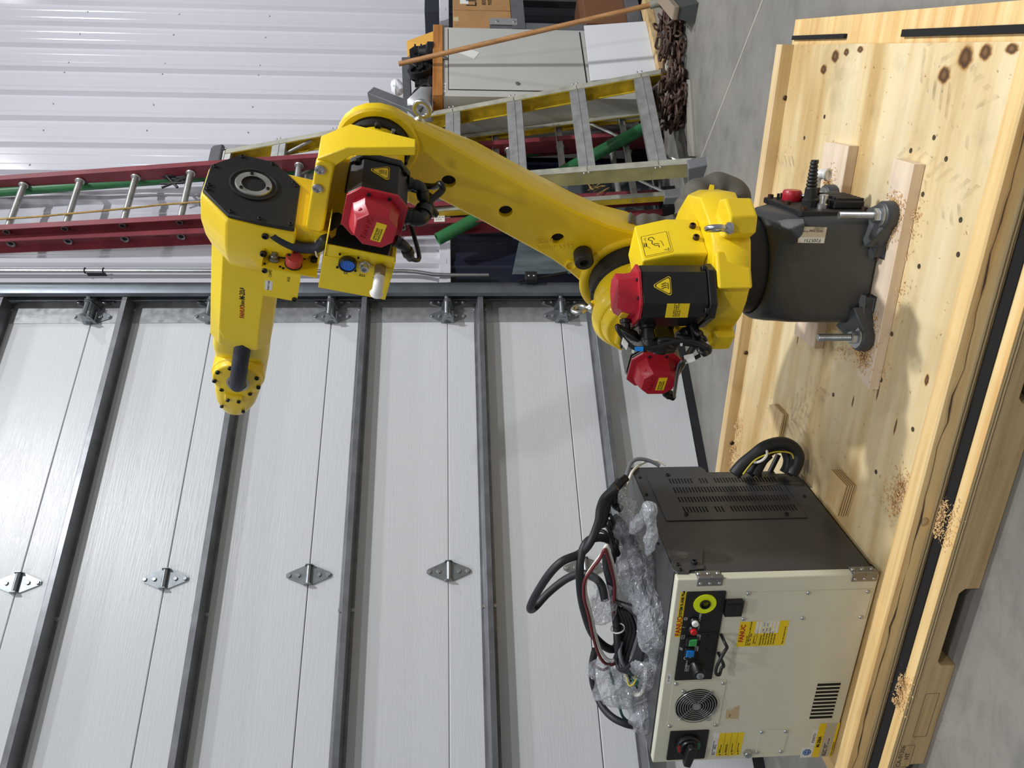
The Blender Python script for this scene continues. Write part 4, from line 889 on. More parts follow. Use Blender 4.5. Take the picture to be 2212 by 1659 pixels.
leadtag([(-0.0911,0.3291,0.6584),(-0.0833,0.3402,0.6476),(-0.0754,0.3497,0.6514),(-0.0829,0.339,0.6619)], PAPER, 'cable_tag'); leadtag([(-0.0618,0.3581,0.523),(-0.0659,0.3554,0.5021),(-0.0577,0.3663,0.4979),(-0.052,0.3708,0.5197)], PAPER, 'cable_tag')
leadtag([(-0.0812,0.3492,0.6346),(-0.0826,0.3498,0.6157),(-0.0783,0.3552,0.6158),(-0.0774,0.3542,0.6335)], BLU, 'blue_sleeve')
for q in ([(-0.0822,0.3316,0.5293),(-0.0833,0.3307,0.525),(-0.0761,0.3398,0.5257),(-0.0763,0.3388,0.5309)], [(-0.0676,0.3373,0.6351),(-0.0688,0.3364,0.6298),(-0.0606,0.3466,0.6317),(-0.0612,0.3452,0.6366)], [(-0.0716,0.3496,0.4905),(-0.0718,0.3498,0.4861),(-0.064,0.3603,0.4813),(-0.0643,0.3594,0.4854)]): leadtag(q, TIE, 'cable_tie')

# ================================================================ robot controller cabinet
ctl = thing('robot_controller', CAB, 'cream fronted charcoal control cabinet with black operator panel, standing on the crate deck', 'controller')
b = MB(CAB)
b.prism([(.002, .012), (.002, .5174), (.54, .5174), (.54, .30), (.525, .288), (.488, .288), (.488, .012)], 0, -.626, -.002) if False else b.prism([(.026, .012), (.026, .515), (.538, .515), (.538, .302), (.52, .29), (.487, .29), (.487, .012)], 0, -.624, -.001)
body = b.build('cabinet_body', CGRY, ctl, bev=.0015)
b = MB(CAB); b.box(-.626, .0008, .03, .539, .515, .5174); b.build('top_cover', CGRY, ctl, bev=.001)
b = MB(CAB)
for x0, x1 in ((-.6, -.54), (-.08, -.02)): b.box(x0, x1, .06, .44, .0, .013)
b.box(-.62, -.005, .03, .045, .002, .013); b.build('plinth_foot', BLM, ctl)
# vent panel with slots on the side
VP = [(0.4957,0.4759),(0.4794,0.0955),(0.2473,0.082),(0.2648,0.4791)]
b = MB(CAB); q = [(0.4747,0.4169),(0.4586,0.0861),(0.263,0.0896),(0.2792,0.4252)]
y0, z1 = .335, VP[0][1]
ys = [v[0] for v in VP]; zs = [v[1] for v in VP]
PY0, PY1, PZ0, PZ1 = min(ys), max(ys), min(zs), max(zs)
rows = [(0.4621,0.4204),(0.4345,0.42),(0.4136,0.4199),(0.3842,0.4184),(0.3622,0.4207),(0.3341,0.4192),(0.3111,0.4212),(0.2828,0.4191)]
ends = [(0.448,0.4233),(0.4325,0.0929),(0.3991,0.4193),(0.3836,0.0915),(0.3477,0.4199),(0.3321,0.0931),(0.2978,0.4199),(0.282,0.0945)]
rr = []
for k in range(4):
    (ya, za), (yb, zb) = rows[2 * k], rows[2 * k + 1]
    rr.append((min(ya, yb), max(ya, yb), min(za, zb), max(za, zb)))
SZ0, SZ1 = sum(e[1] for e in ends[1::2]) / 4, sum(e[1] for e in ends[0::2]) / 4
rr.sort()
b = MB(CAB)
def plate(y0, y1, z0, z1): b.box(.0, .0022, y0, y1, z0, z1)
plate(PY0, PY1, PZ0, SZ0); plate(PY0, PY1, SZ1, PZ1)
edges = [PY0] + [v for r in rr for v in r[:2]] + [PY1]
for k in range(0, len(edges), 2): plate(edges[k], edges[k + 1], SZ0, SZ1)
NS = 36
for k, r in enumerate(rr):
    pz = (SZ1 - SZ0) / NS
    for i in range(NS + 1):
        z = SZ0 + i * pz; w = pz * .24
        if k in (0, 3) and i in (22, 27): w = pz * .8
        b.box(.0, .0021, r[0], r[1], max(z - w, SZ0), min(z + w, SZ1))
vp = b.build('vent_panel', CGRY, ctl, smooth=0)
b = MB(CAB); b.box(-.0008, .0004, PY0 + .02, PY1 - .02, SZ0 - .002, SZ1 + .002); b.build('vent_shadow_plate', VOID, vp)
for p in [(0.002,0.4815,0.4165),(0.002,0.4701,0.1353),(0.002,0.2729,0.4176),(0.002,0.2618,0.1365)]:
    put(CAPS, vp, face(CAB, p, (1, 0, 0)) @ Matrix.Diagonal((.8, .8, .6, 1)))
for p in [(0,0.3818,0.5029),(0,0.356,0.0454),(0,0.1442,0.5283),(0,0.4755,0.5016)]:
    put(CAPS, ctl, face(CAB, p, (1, 0, 0)) @ Matrix.Diagonal((.55, .55, .4, 1)))
# lifting bracket
b = MB(CAB); b.prism([(0.1229,0.4911),(0.12,0.4212),(0.1123,0.4183),(0.0511,0.4394),(0.0469,0.4349),(0.0342,0.4404),(0.0318,0.4763),(0.0174,0.4842),(0.0186,0.5105),(0.0411,0.5212),(0.1147,0.4992)], 0, .0005, .004)
lb = b.build('lifting_bracket', CGRY, ctl, bev=.001)
pp = [(0.004,0.0904,0.4788),(0.004,0.0557,0.459),(0.004,0.0505,0.502),(0.004,0.0301,0.5012)]
b = MB(CAB); b.cyl((.0041, pp[0][1], pp[0][2]), (.0046, pp[0][1], pp[0][2]), .0155, n=24); b.build('lifting_hole', mat('hole_back', (84, 80, 76), .6), lb)
for p in pp[1:]: put(CAPS, lb, face(CAB, p, (1, 0, 0)) @ Matrix.Diagonal((1.0 if p is pp[1] else .6,) * 3 + (1,)))
# front door
b = MB(CAB); b.box(-.6265, .0005, .0, .024, .004, .5165); dr = b.build('front_door', CREAM, ctl, bev=.0035, seg=3)
b = MB(CAB); b.box(-.622, -.004, .024, .03, .008, .513); b.build('door_gasket', BLK, dr)
# hinges round the corner
b = None
for za, zb in ((.462, .508), (.052, .102)) if False else [(lambda a: (a[1][1], a[0][1]))([(-0.0023,0.4662),(-0.0065,0.4034)]), (lambda a: (a[1][1], a[0][1]))([(-0.0114,0.0744),(-0.0144,0.011)])]:
    b = MB(CAB); b.box(.0006, .003, .004, .027, za, zb); b.box(-.020, .0, -.003, -.0003, za, zb)
    b.cyl((.0045, -.001, za), (.0045, -.001, (za + zb) / 2 - .001), .0052, n=12); b.cyl((.0045, -.001, (za + zb) / 2), (.0045, -.001, zb), .0052, n=12); b.box(.0, .004, -.001, .006, za, zb)
    h = b.build('door_hinge', STL, ctl, bev=.0006)
    for t in (.12, .5, .88):
        z = za + (zb - za) * t
        put(SCREW, h, face(CAB, (.003, .017, z), (1, 0, 0))); put(SCREW, h, face(CAB, (-.012, -.003, z), (0, -1, 0)) @ Matrix.Diagonal((.75, .75, .75, 1)))
def front(name, poly, m, d, parent, ch=0, z=0.0, bev=0):
    b = MB(CAB); b.prism(poly, 1, -z, -z - d, ch); return b.build(name, m, parent, bev=bev)
def ftext(parent, s, p, size, m, d=.0006, al='LEFT', **k): return text(parent, s, (p[0], -d, p[1]), (1, 0, 0), (0, 0, 1), size, m, CAB, al, **k)
def rectof(P):
    xs_ = sorted(v[0] for v in P); zs_ = sorted(v[1] for v in P); n = len(P) // 2
    return sum(xs_[:n]) / n, sum(xs_[n:]) / n, sum(zs_[:n]) / n, sum(zs_[n:]) / n
def rpoly(P, r=.0):
    x0, x1, z0, z1 = rectof(P); return rrect(x0, x1, z0, z1, r) if r else [(x0, z0), (x1, z0), (x1, z1), (x0, z1)]
# operator panel
OPQ = [(-0.0365,0.4893),(-0.0382,0.3893),(-0.3242,0.3908),(-0.3216,0.4883)]
opn = front('operator_panel', rpoly(OPQ, .003), BLM, .004, ctl)
hd = front('header_label', rpoly([(-0.038,0.5035),(-0.0385,0.4891),(-0.18,0.4891),(-0.1802,0.5036)]), LBY, .0006, ctl)
hq = rectof([(-0.038,0.5035),(-0.0385,0.4891),(-0.18,0.4891),(-0.1802,0.5036)])
ftext(hd, 'FANUC', (hq[0] + .004, (hq[2] + hq[3]) / 2), .0185, INKR, .0009, bold=.0004)
ftext(hd, 'SYSTEM R-30iB Plus', (hq[0] + .064, (hq[2] + hq[3]) / 2), .0098, INK, .0009, bold=.0003)
c = [(-0.073,0.44),(-0.0734,0.4693),(-0.0725,0.4102),(-0.1253,0.4611),(-0.1514,0.4622),(-0.188,0.4595),(-0.2237,0.4619),(-0.2742,0.4374),(-0.1183,0.4832),(-0.1456,0.4833),(-0.1774,0.4832),(-0.2155,0.4838),(-0.2468,0.4686),(-0.2817,0.4608)]
def fl(name, prof, p, m, parent, n=32, dy=0, dz=0): 
    b = MB(CAB); b.lathe(prof, (p[0], -.004, p[1]), (dy, -1, dz), n); return b.build(name, m, parent)
er = fl('stop_button_ring', [(.0115, 0), (.0125, .0022), (.0285, .0022), (.029, 0)], c[0], SAFY, opn, 40)
fl('stop_button_collar', [(.0135, .0), (.0135, .005), (.0105, .006), (.0095, -.001), (.0001, -.001)], c[0], BLK, opn)
for i, m in ((3, WHT), (4, mat('red_lamp', (200, 24, 30), .3))):
    nm = 'power_lamp' if i == 3 else 'fault_lamp'
    lp = fl(nm, [(.0115, 0), (.0115, .006), (.0095, .009)], c[i], BLK, opn)
    fl('lamp_lens', [(.0085, .007), (.0085, .014), (.007, .016), (.0001, .0162)], c[i], m, lp)
for i, m, nm in ((5, GRN, 'cycle_start_button'), (6, BLU, 'fault_reset_button')):
    x, z = c[i]; h = .0125
    bt = front(nm, rrect(x - h, x + h, z - h, z + h, .002), BLM, .007, opn, .001, .004)
    front('button_cap', rrect(x - h + .0025, x + h - .0025, z - h + .0025, z + h - .0025, .001), m, .005, bt, .001, .0115)
    if i == 5: front('button_guard', [(x - h, z + h * .55), (x + h, z + h * .55), (x + h, z + h * 1.3), (x - h, z + h * 1.3)], BLM, .011, bt, .001, .004)
ks = fl('key_switch', [(.018, 0), (.018, .002), (.0165, .004), (.0155, .03), (.0145, .034), (.012, .035)], c[7], BLK, opn, 28)
fl('key_face', [(.0095, .034), (.0095, .0365), (.0085, .037), (.0001, .037)], c[7], ZNC, ks)
b = MB(CAB); b.box(c[7][0] - .0012, c[7][0] + .0012, -.052, -.041, c[7][1] - .004, c[7][1] + .004); b.build('key_blade', STL, ks)
T7 = [(-0.1283,0.4465),(-0.1558,0.4464),(-0.1882,0.4457),(-0.1885,0.4391),(-0.2252,0.4465),(-0.2255,0.4405),(-0.2659,0.4638),(-0.2448,0.4555),(-0.2764,0.4525),(-0.1748,0.4183)]
for i, s, sz in ((0, 'POWER', .0072), (1, 'FAULT', .0068), (2, 'CYCLE', .0062), (3, 'START', .0062), (4, 'FAULT', .0062), (5, 'RESET', .0062), (6, '<250mm/s', .0052), (7, 'T1', .006)):
    if i == 8: continue
    al = 'LEFT'; p = T7[i]; ftext(opn, s, (p[0], p[1]), sz, INKW, .0043, 'CENTER' if i in (6, 7) else 'LEFT')
au = c[13]; ftext(opn, 'AUTO', au, .0055, INKW, .0043, 'CENTER')
b = MB(CAB @ Matrix(((1, 0, 0, 0), (0, 0, -1, -.0042), (0, 1, 0, 0), (0, 0, 0, 1))))
def sq(cx, cz, w, h, t=.0007): 
    stroke(b, [(cx - w, cz - h), (cx + w, cz - h), (cx + w, cz + h), (cx - w, cz + h), (cx - w, cz - h)], t * .6, .0002)
IC = lambda: b.build('icon', INKW, opn, smooth=0)
NB = lambda: MB(CAB @ Matrix(((1, 0, 0, 0), (0, 0, -1, -.0042), (0, 1, 0, 0), (0, 0, 0, 1))))
sq(au[0], au[1], .0095, .0045); IC(); b = NB(); sq(c[10][0], c[10][1], .0055, .0035); stroke(b, [(c[10][0], c[10][1] - .0035), (c[10][0], c[10][1] + .0035)], .0004, .0002)
IC(); b = NB()
for d in (-.003, 0, .003): stroke(b, [(c[11][0] + d - .003, c[11][1] - .004), (c[11][0] + d + .003, c[11][1] + .004)], .0006, .0002)
IC(); b = NB(); pt = c[8]; stroke(b, [(pt[0] + .004 * math.cos(a), pt[1] + .004 * math.sin(a)) for a in [i * PI / 6 for i in range(13)]], .0006, .0002); stroke(b, [(pt[0], pt[1] - .002), (pt[0], pt[1] + .002)], .0005, .0002)
IC(); b = NB(); stroke(b, [(c[12][0] - .005, c[12][1] - .002), (c[12][0] - .004, c[12][1] + .003), (c[12][0] + .002, c[12][1] + .004), (c[12][0] + .005, c[12][1])], .0006, .0002)
IC()
ftext(opn, '?', c[9], .010, INKW, .0043, 'CENTER')
front('panel_hatch', rpoly([(-0.164,0.4387),(-0.1649,0.3979),(-0.2666,0.3962),(-0.2648,0.4352)], .003), BLM, .002, opn, .0005, .004)
hp = [(-0.1734,-0.006,0.4189),(-0.2195,-0.006,0.4197)]
for p in hp: put(CAPS, opn, face(CAB, p, (0, -1, 0)) @ Matrix.Diagonal((.35, .35, .3, 1)))
# socket cover
usb = front('socket_cover', rpoly([(-0.0619,0.3894),(-0.0627,0.3462),(-0.1101,0.3441),(-0.1059,0.3882)], .001), BLK, .016, ctl, .0015)
x0, x1, z0, z1 = rectof([(-0.0619,0.3894),(-0.0627,0.3462),(-0.1101,0.3441),(-0.1059,0.3882)])
front('cover_lid', [(x0 + .003, z0 + .008), (x1 - .007, z0 + .008), (x1 - .007, z1 - .003), (x0 + .003, z1 - .003)], BLM, .0015, usb, .0004, .016)
front('cover_notch', [(x0 + .0, z0 - .0012), (x0 + .006, z0 - .0012), (x0 + .006, z0 + .004), (x0, z0 + .004)], BLM, .009, usb, 0, .0)
# plates and screws
bp = front('blank_plate', rpoly([(-0.0421,0.3389),(-0.048,0.0151),(-0.1418,0.0131),(-0.1306,0.3375)], .001), CREAM, .0025, ctl, .0005)
for p in [(-0.0469,-0.0025,0.3329),(-0.0503,-0.0025,0.1787),(-0.0528,-0.0025,0.0244),(-0.1265,-0.0025,0.3334),(-0.1299,-0.0025,0.1794),(-0.1329,-0.0025,0.0258)]: put(SCREW, bp, face(CAB, p, (0, -1, 0)))
sl = front('service_label', rpoly([(-0.1322,0.3393),(-0.1365,0.2123),(-0.2209,0.2119),(-0.2174,0.3382)]), LBY, .0006, ctl)
x0, x1, z0, z1 = rectof([(-0.1322,0.3393),(-0.1365,0.2123),(-0.2209,0.2119),(-0.2174,0.3382)]); W_ = x1 - x0; H_ = z1 - z0
ftext(sl, 'FANUC', (x0 + W_ * .18, z1 - H_ * .08), H_ * .135, INKR, .0009, bold=.0005)
ftext(sl, 'For Service 24/7\nCall 1-888-FANUC-US (1-888-326-8287)\nSales   Parts   Repair', (x0 + W_ * .04, z1 - H_ * .23), H_ * .038, INK, .0009)
ftext(sl, 'Customer # ________\nF# _______________', (x0 + W_ * .1, z1 - H_ * .36), H_ * .04, INK, .0009)
ftext(sl, 'Robot Battery\nController Battery\nMotor Greasing\nReducer Greasing\nController Backup\nDate Replaced', (x0 + W_ * .05, z1 - H_ * .62), H_ * .045, INK, .0009, sp=1.25)
b = MB(CAB)
for r in range(7):
    for cc in range(2 if r > 1 else 1):
        zz = z1 - H_ * (.36 + .07 * r); xa = x0 + W_ * (.5 + .24 * cc); xb = xa + W_ * (.225 if r > 1 else .45)
        b.box(xa, xb, -.0009, -.0006, zz - H_ * .028, zz + H_ * .028)
b.build('write_on_box', PAPER, sl)
for r, (s, t) in enumerate((('1 YEAR', '12.2019'), ('4 YEARS', '6.2021'), ('3 YEARS', ''))):
    zz = z1 - H_ * (.5 + .07 * r); ftext(sl, s, (x0 + W_ * .52, zz), H_ * .034, INK, .0011); ftext(sl, t, (x0 + W_ * .76, zz), H_ * .034, TUVB, .0011)
ftext(sl, 'Please call customer service', (x0 + W_ * .06, z0 + H_ * .05), H_ * .04, INK, .0009)
# wire hook
hk = [(-0.177,0.3833),(-0.1911,0.3761),(-0.2042,0.3802),(-0.2212,0.3944),(-0.2464,0.3997),(-0.2658,0.3978),(-0.2692,0.389),(-0.2601,0.3812),(-0.2527,0.3762),(-0.237,0.3823)]
b = MB(CAB); hp3 = [(x, -.001 if i == 0 else -.032, z) for i, (x, z) in enumerate(hk)]
b.tube([(hk[0][0], 0, hk[0][1])] + [(x, -.03 - (.012 if 2 < i < 7 else 0), z) for i, (x, z) in enumerate(hk)] + [(hk[-1][0], 0, hk[-1][1])], .0042, 12, res=5); b.build('wire_hook', BLM, ctl, smooth=60)
# fan guard
fp = front('fan_plate', rpoly([(-0.3289,0.492),(-0.3326,0.3478),(-0.4988,0.3485),(-0.4952,0.4911)], .001), CREAM, .0022, ctl, .0005)
for p in [(-0.3365,-0.0022,0.4829),(-0.3398,-0.0022,0.3558),(-0.4901,-0.0022,0.3568),(-0.487,-0.0022,0.4841)]: put(SCREW, fp, face(CAB, p, (0, -1, 0)))
fc = [(-0.4142,0.42),(-0.4137,0.4793),(-0.4148,0.3593),(-0.369,0.4671),(-0.4613,0.3742),(-0.3595,0.3633),(-0.4657,0.4771)]
FR_ = .057; cx, cz = fc[0]
b = MB(CAB); b.cyl((cx, -.0021, cz), (cx, -.0024, cz), FR_, n=48); fo = b.build('fan_opening', VOID, fp)
b = MB(CAB)
for k in range(8): b.torus((cx, -.0075, cz), (0, 1, 0), .012 + k * (FR_ - .012) / 7, .00125, 44, 6)
for a in (38, 142):
    c_, s_ = math.cos(math.radians(a)), math.sin(math.radians(a))
    for o in (-.0035, .0035): b.tube([(cx - c_ * FR_ * 1.1 - s_ * o, -.0045, cz - s_ * FR_ * 1.1 + c_ * o), (cx + c_ * FR_ * 1.1 - s_ * o, -.0045, cz + s_ * FR_ * 1.1 + c_ * o)], .0013, 6, smooth=False)
b.cyl((cx, -.005, cz), (cx, -.009, cz), .010, n=24); fg = b.build('fan_guard', ZNC, fp, smooth=60)
for a in (38, 218): put(SCREW, fg, face(CAB, (cx + math.cos(math.radians(a)) * FR_ * 1.17, -.003, cz + math.sin(math.radians(a)) * FR_ * 1.17), (0, -1, 0)))
b = MB(CAB)
for k in range(7):
    a = k * 2 * PI / 7; P_ = [(cx + r * math.cos(a + t), -.0025 - .0008 * j, cz + r * math.sin(a + t)) for j, (r, t) in enumerate(((.018, 0), (.05, .1), (.05, .55), (.018, .5)))]
    b.add(P_ , [(0, 1, 2, 3)])
b.build('fan_blade', BLK, fo)
# peeled tan label
pk = front('torn_label', [(-0.4371,0.3333),(-0.4405,0.323),(-0.4218,0.2993),(-0.4734,0.2956),(-0.4713,0.3321)], TAN, .0004, ctl)
b = MB(CAB); a_ = [(-0.4374,-0.0006,0.3334),(-0.4367,-0.0006,0.329),(-0.4225,-0.0006,0.3169),(-0.4389,-0.0006,0.3234),(-0.4749,-0.0006,0.3318),(-0.479,-0.0006,0.2939),(-0.4741,-0.0006,0.2957),(-0.4711,-0.0006,0.3323)]
b.add([a_[0], a_[1], (a_[2][0], -.012, a_[2][2]), a_[3]], [(0, 1, 2, 3)]); b.add([a_[4], (a_[4][0], -.006, a_[4][2]), (a_[5][0], -.006, a_[5][2]), a_[5]], [(0, 1, 2, 3)]); b.build('peeling_corner', PAPER, pk)
tq = [(-0.4532,0.3212),(-0.4489,0.3129)]
ftext(pk, 'N.M.', (tq[0][0] - .012, tq[0][1]), .006, INKG, .0008)
# main disconnect
sw = front('switch_plate', rpoly([(-0.5057,0.4787),(-0.5095,0.3732),(-0.6168,0.3714),(-0.6128,0.48)], .003), BLM, .004, ctl, .0006)
sc_ = [(-0.5522,0.4271),(-0.5622,0.4605),(-0.5612,0.3982)]
x, z = sc_[0]
b = MB(CAB); b.lathe([(.034, 0), (.034, .01), (.031, .013), (.024, .013), (.022, .018), (.0001, .018)], (x, -.004, z), (0, -1, 0), 40); sb = b.build('switch_base', BLK, sw)
for ang, m, nm in ((100, mat('red_switch_mark', (170, 40, 46), .5), 'off_mark'), (-85, mat('green_switch_mark', (40, 110, 74), .5), 'on_mark')):
    P_ = arc(x, z, .0325, ang + 60 - 90, ang + 120 - 90, 8) if False else arc(x, z, .0315, ang - 26, ang + 26, 8) + arc(x, z, .024, ang + 26, ang - 26, 8)
    front(nm, P_, m, .0006, sb, 0, .0168)
HM = CAB @ T(x, -.022, z) @ RY(math.radians(8))
b = MB(HM); b.prism([(-.05, -.010), (-.046, .010), (.0, .013), (.018, .011), (.024, 0), (.018, -.011), (0, -.013)], 1, .0, -.022, .003); b.build('switch_handle', BLK, sw, bev=.002)
# rating labels
wl = front('rating_strip', rpoly([(-0.5237,0.3552),(-0.5231,0.3406),(-0.6096,0.3402),(-0.6075,0.3583)]), PAPER, .0005, ctl)
x0, x1, z0, z1 = rectof([(-0.5237,0.3552),(-0.5231,0.3406),(-0.6096,0.3402),(-0.6075,0.3583)])
ftext(wl, 'SHORT CIRCUIT CURRENT RATING\n200 VAC          22,000 Arms\n480 VAC          14,000 Arms', (x0 + .002, (z0 + z1) / 2), .0034, INK, .0007)
yl = front('warning_label', rpoly([(-0.5232,0.3399),(-0.5258,0.2708),(-0.613,0.2709),(-0.6097,0.3398)]), LBY, .0005, ctl)
x0, x1, z0, z1 = rectof([(-0.5232,0.3399),(-0.5258,0.2708),(-0.613,0.2709),(-0.6097,0.3398)]); hh = (z1 - z0) / 4
b = MB(CAB); 
for k in range(4):
    zz = z1 - hh * (k + .55); b.add([(x0 + .003, -.0008, zz - .003), (x0 + .0085, -.0008, zz - .003), (x0 + .0058, -.0008, zz + .003)], [(0, 1, 2)])
    if k: b.box(x0 + .001, x1 - .001, -.0008, -.0005, z1 - hh * k - .0002, z1 - hh * k + .0002)
b.build('warning_triangles', INK, yl, smooth=0)
for k, s in enumerate(('WARNING\nHIGH VOLTAGE INSIDE', 'DISCONNECT POWER\nBEFORE OPENING DOOR', 'REFER TO MAINTENANCE\nMANUAL', 'AUTHORIZED PERSONNEL\nONLY')): ftext(yl, s, (x0 + .012, z1 - hh * (k + .5)), .0030, INK, .0008)
lk = [(-0.6008,0,0.2523)][0]
b = MB(CAB); b.lathe([(.011, 0), (.0115, .002), (.0115, .01), (.0095, .013), (.0001, .0135)], lk, (0, -1, 0), 28); b.box(lk[0] - .008, lk[0] + .008, -.0145, -.0133, lk[2] - .001, lk[2] + .001); b.build('door_lock', ZNC, ctl)
sp_ = front('small_plate', rpoly([(-0.5186,0.2305),(-0.5209,0.1497),(-0.6059,0.146),(-0.6033,0.2278)], .001), CREAM, .002, ctl, .0005)
for p in [(-0.5245,-0.002,0.2228),(-0.5261,-0.002,0.155),(-0.6012,-0.002,0.2245),(-0.603,-0.002,0.1558)]: put(SCREW, sp_, face(CAB, p, (0, -1, 0)))
# louvred vent
x0, x1, z0, z1 = rectof([(-0.3526,0.0954),(-0.3558,0.0319),(-0.4869,0.0321),(-0.4833,0.0957)])
b = MB(CAB); b.box(x0, x1, -.0006, -.0002, z0, z1); lv = b.build('louvre_vent', VOID, ctl)
for i in range(11):
    xx = x0 + (x1 - x0) * i / 10; w = .0016 if i % 10 else .0008
    b = MB(CAB); b.add([(xx - w, -.0006, z0), (xx + w, -.0006, z0), (xx + w, -.0006, z1), (xx - w, -.0006, z1), (xx - w, -.0022, z0), (xx + w, -.0014, z0), (xx + w, -.0014, z1), (xx - w, -.0022, z1)], [(0, 3, 2, 1), (4, 5, 6, 7), (0, 1, 5, 4), (1, 2, 6, 5), (2, 3, 7, 6), (3, 0, 4, 7)])
    b.build('slat', CREAM, lv)
# nameplates at the lower left
npl = front('name_plate', rpoly([(-0.5035,0.0604),(-0.5044,0.0039),(-0.634,0.0037),(-0.6323,0.0622)]), SILV, .0005, ctl)
x0, x1, z0, z1 = rectof([(-0.5035,0.0604),(-0.5044,0.0039),(-0.634,0.0037),(-0.6323,0.0622)]); H_ = z1 - z0
b = MB(CAB); b.box(x0, x1, -.0009, -.0005, z1 - H_ * .34, z1); b.box(x0, x1, -.0009, -.0005, z0, z0 + H_ * .12); b.build('yellow_band', LBY, npl)
ftext(npl, 'M-20iA', (x0 + (x1 - x0) * .3, z1 - H_ * .17), H_ * .24, INK, .0011, bold=.0005)
ftext(npl, 'TYPE  SYSTEM R-30iB PLUS\nSERIAL NO.        DATE\nPOWER SUPPLY  AC   V  HZ  PHASE', (x0 + .003, z1 - H_ * .58), H_ * .075, INK, .0008)
ftext(npl, 'FANUC CORPORATION', (x0 + .004, z0 + H_ * .06), H_ * .085, INK, .0011)
ns = front('number_strip', rpoly([(-0.5257,0.0762),(-0.5265,0.0626),(-0.5899,0.0605),(-0.589,0.0739)]), PAPER, .0005, ctl)
x0, x1, z0, z1 = rectof([(-0.5257,0.0762),(-0.5265,0.0626),(-0.5899,0.0605),(-0.589,0.0739)]); ftext(ns, 'F205731', ((x0 + x1) / 2, (z0 + z1) / 2), .0105, INK, .0007, 'CENTER')
tv = front('approval_sticker', rpoly([(-0.5912,0.096),(-0.5942,0.0634),(-0.6338,0.0615),(-0.6318,0.0942)]), PAPER, .0005, ctl)
x0, x1, z0, z1 = rectof([(-0.5912,0.096),(-0.5942,0.0634),(-0.6338,0.0615),(-0.6318,0.0942)]); cx, cz = (x0 + x1) / 2, (z0 + z1) / 2
front('approval_emblem', octa(.0115, .42, cx, cz), TUVB, .0003, tv, 0, .0005)
front('emblem_ring', octa(.0082, .42, cx, cz), PAPER, .0002, tv, 0, .0008); front('emblem_core', octa(.0072, .42, cx, cz), TUVB, .0002, tv, 0, .001)
ftext(tv, 'TÜV', (cx, cz), .0062, INKW, .0013, 'CENTER')
wt = front('white_tag', rpoly([(-0.3007,0.5092),(-0.3004,0.4974),(-0.3357,0.497),(-0.336,0.5099)]), PAPER, .0004, ctl)
x0, x1, z0, z1 = rectof([(-0.3007,0.5092),(-0.3004,0.4974),(-0.3357,0.497),(-0.336,0.5099)]); ftext(wt, 'R1 LEFT', ((x0 + x1) / 2, (z0 + z1) / 2), .0055, INK, .0006, 'CENTER')

# ================================================================ cables and stretch film on the cabinet
def cable(name, pts, r, m, label, group=None, M=CAB, n=12, cat='cable', **k):
    b = MB(M); b.tube(pts, r, n, res=6, **k); o = b.build(name, m, None, smooth=60); return tag(o, label, cat, group)
cable('power_cable', [(0.0778,0.3,0.6124),(0.0472,0.3,0.6425),(0.0228,0.28,0.658),(-0.0079,0.26,0.6648),(-0.0426,0.22,0.6907),(-0.0802,0.22,0.7177),(-0.0893,0.2,0.7679),(-0.1334,0.2,0.803),(-0.2215,0.22,0.8352),(-0.2792,0.24,0.8446),(-0.3104,0.28,0.8263),(-0.2754,0.3,0.7856),(-0.228,0.3,0.7366),(-0.1943,0.28,0.6963),(-0.184,0.25,0.6683),(-0.1715,0.2,0.656),(-0.2089,0.18,0.6461)], .0115, BRB, 'thick black cable whose narrow loop sticks out furthest from the control cabinet')
cable('power_cable', [(-0.1434,0.3,0.595),(-0.0879,0.28,0.6199),(-0.0583,0.26,0.6532),(-0.0506,0.24,0.6895),(-0.0675,0.22,0.7104),(-0.1167,0.2,0.7186),(-0.1962,0.2,0.7113),(-0.2647,0.2,0.6962),(-0.3355,0.2,0.6724),(-0.3797,0.2,0.6414),(-0.4027,0.2,0.6115),(-0.4078,0.22,0.5901),(-0.3753,0.24,0.5829),(-0.3349,0.26,0.5879)], .0115, BRB, 'thick black cable coiled in a big oval beside the red and white wires')
cable('power_cable', [(-0.4386,0.24,0.6475),(-0.481,0.23,0.6551),(-0.5319,0.22,0.6535),(-0.5735,0.2,0.6424),(-0.5861,0.16,0.6283),(-0.5824,0.12,0.6075),(-0.585,0.1,0.5773),(-0.5939,0.1,0.554),(-0.5949,0.1,0.5369)], .0105, BRB, 'thick black cable arching past the fan end of the control cabinet')
cable('power_cable', [(-0.1191,0.26,0.6351),(-0.1583,0.25,0.6314),(-0.2024,0.22,0.62),(-0.2543,0.2,0.6116),(-0.3064,0.18,0.6059),(-0.3443,0.16,0.6041),(-0.38,0.16,0.5985),(-0.4208,0.18,0.597)], .0115, BRB, 'nearly straight black cable through the middle of the cable coil pile')
cable('power_cable', [(0.0592,0.36,0.5879),(0.0339,0.34,0.6177),(0.0149,0.33,0.6292),(-0.0107,0.32,0.6347),(-0.0488,0.3,0.6467)], .014, BRB, 'shortest thick black cable, next to the grey lead of the control cabinet')
cable('power_cable', [(0.0595,0.38,0.567),(0.0434,0.36,0.5978),(0.0144,0.35,0.6059),(-0.0051,0.34,0.6035),(-0.0053,0.32,0.5908)], .011, BRB, 'black cable bending into the loop of clear film near the side vents')
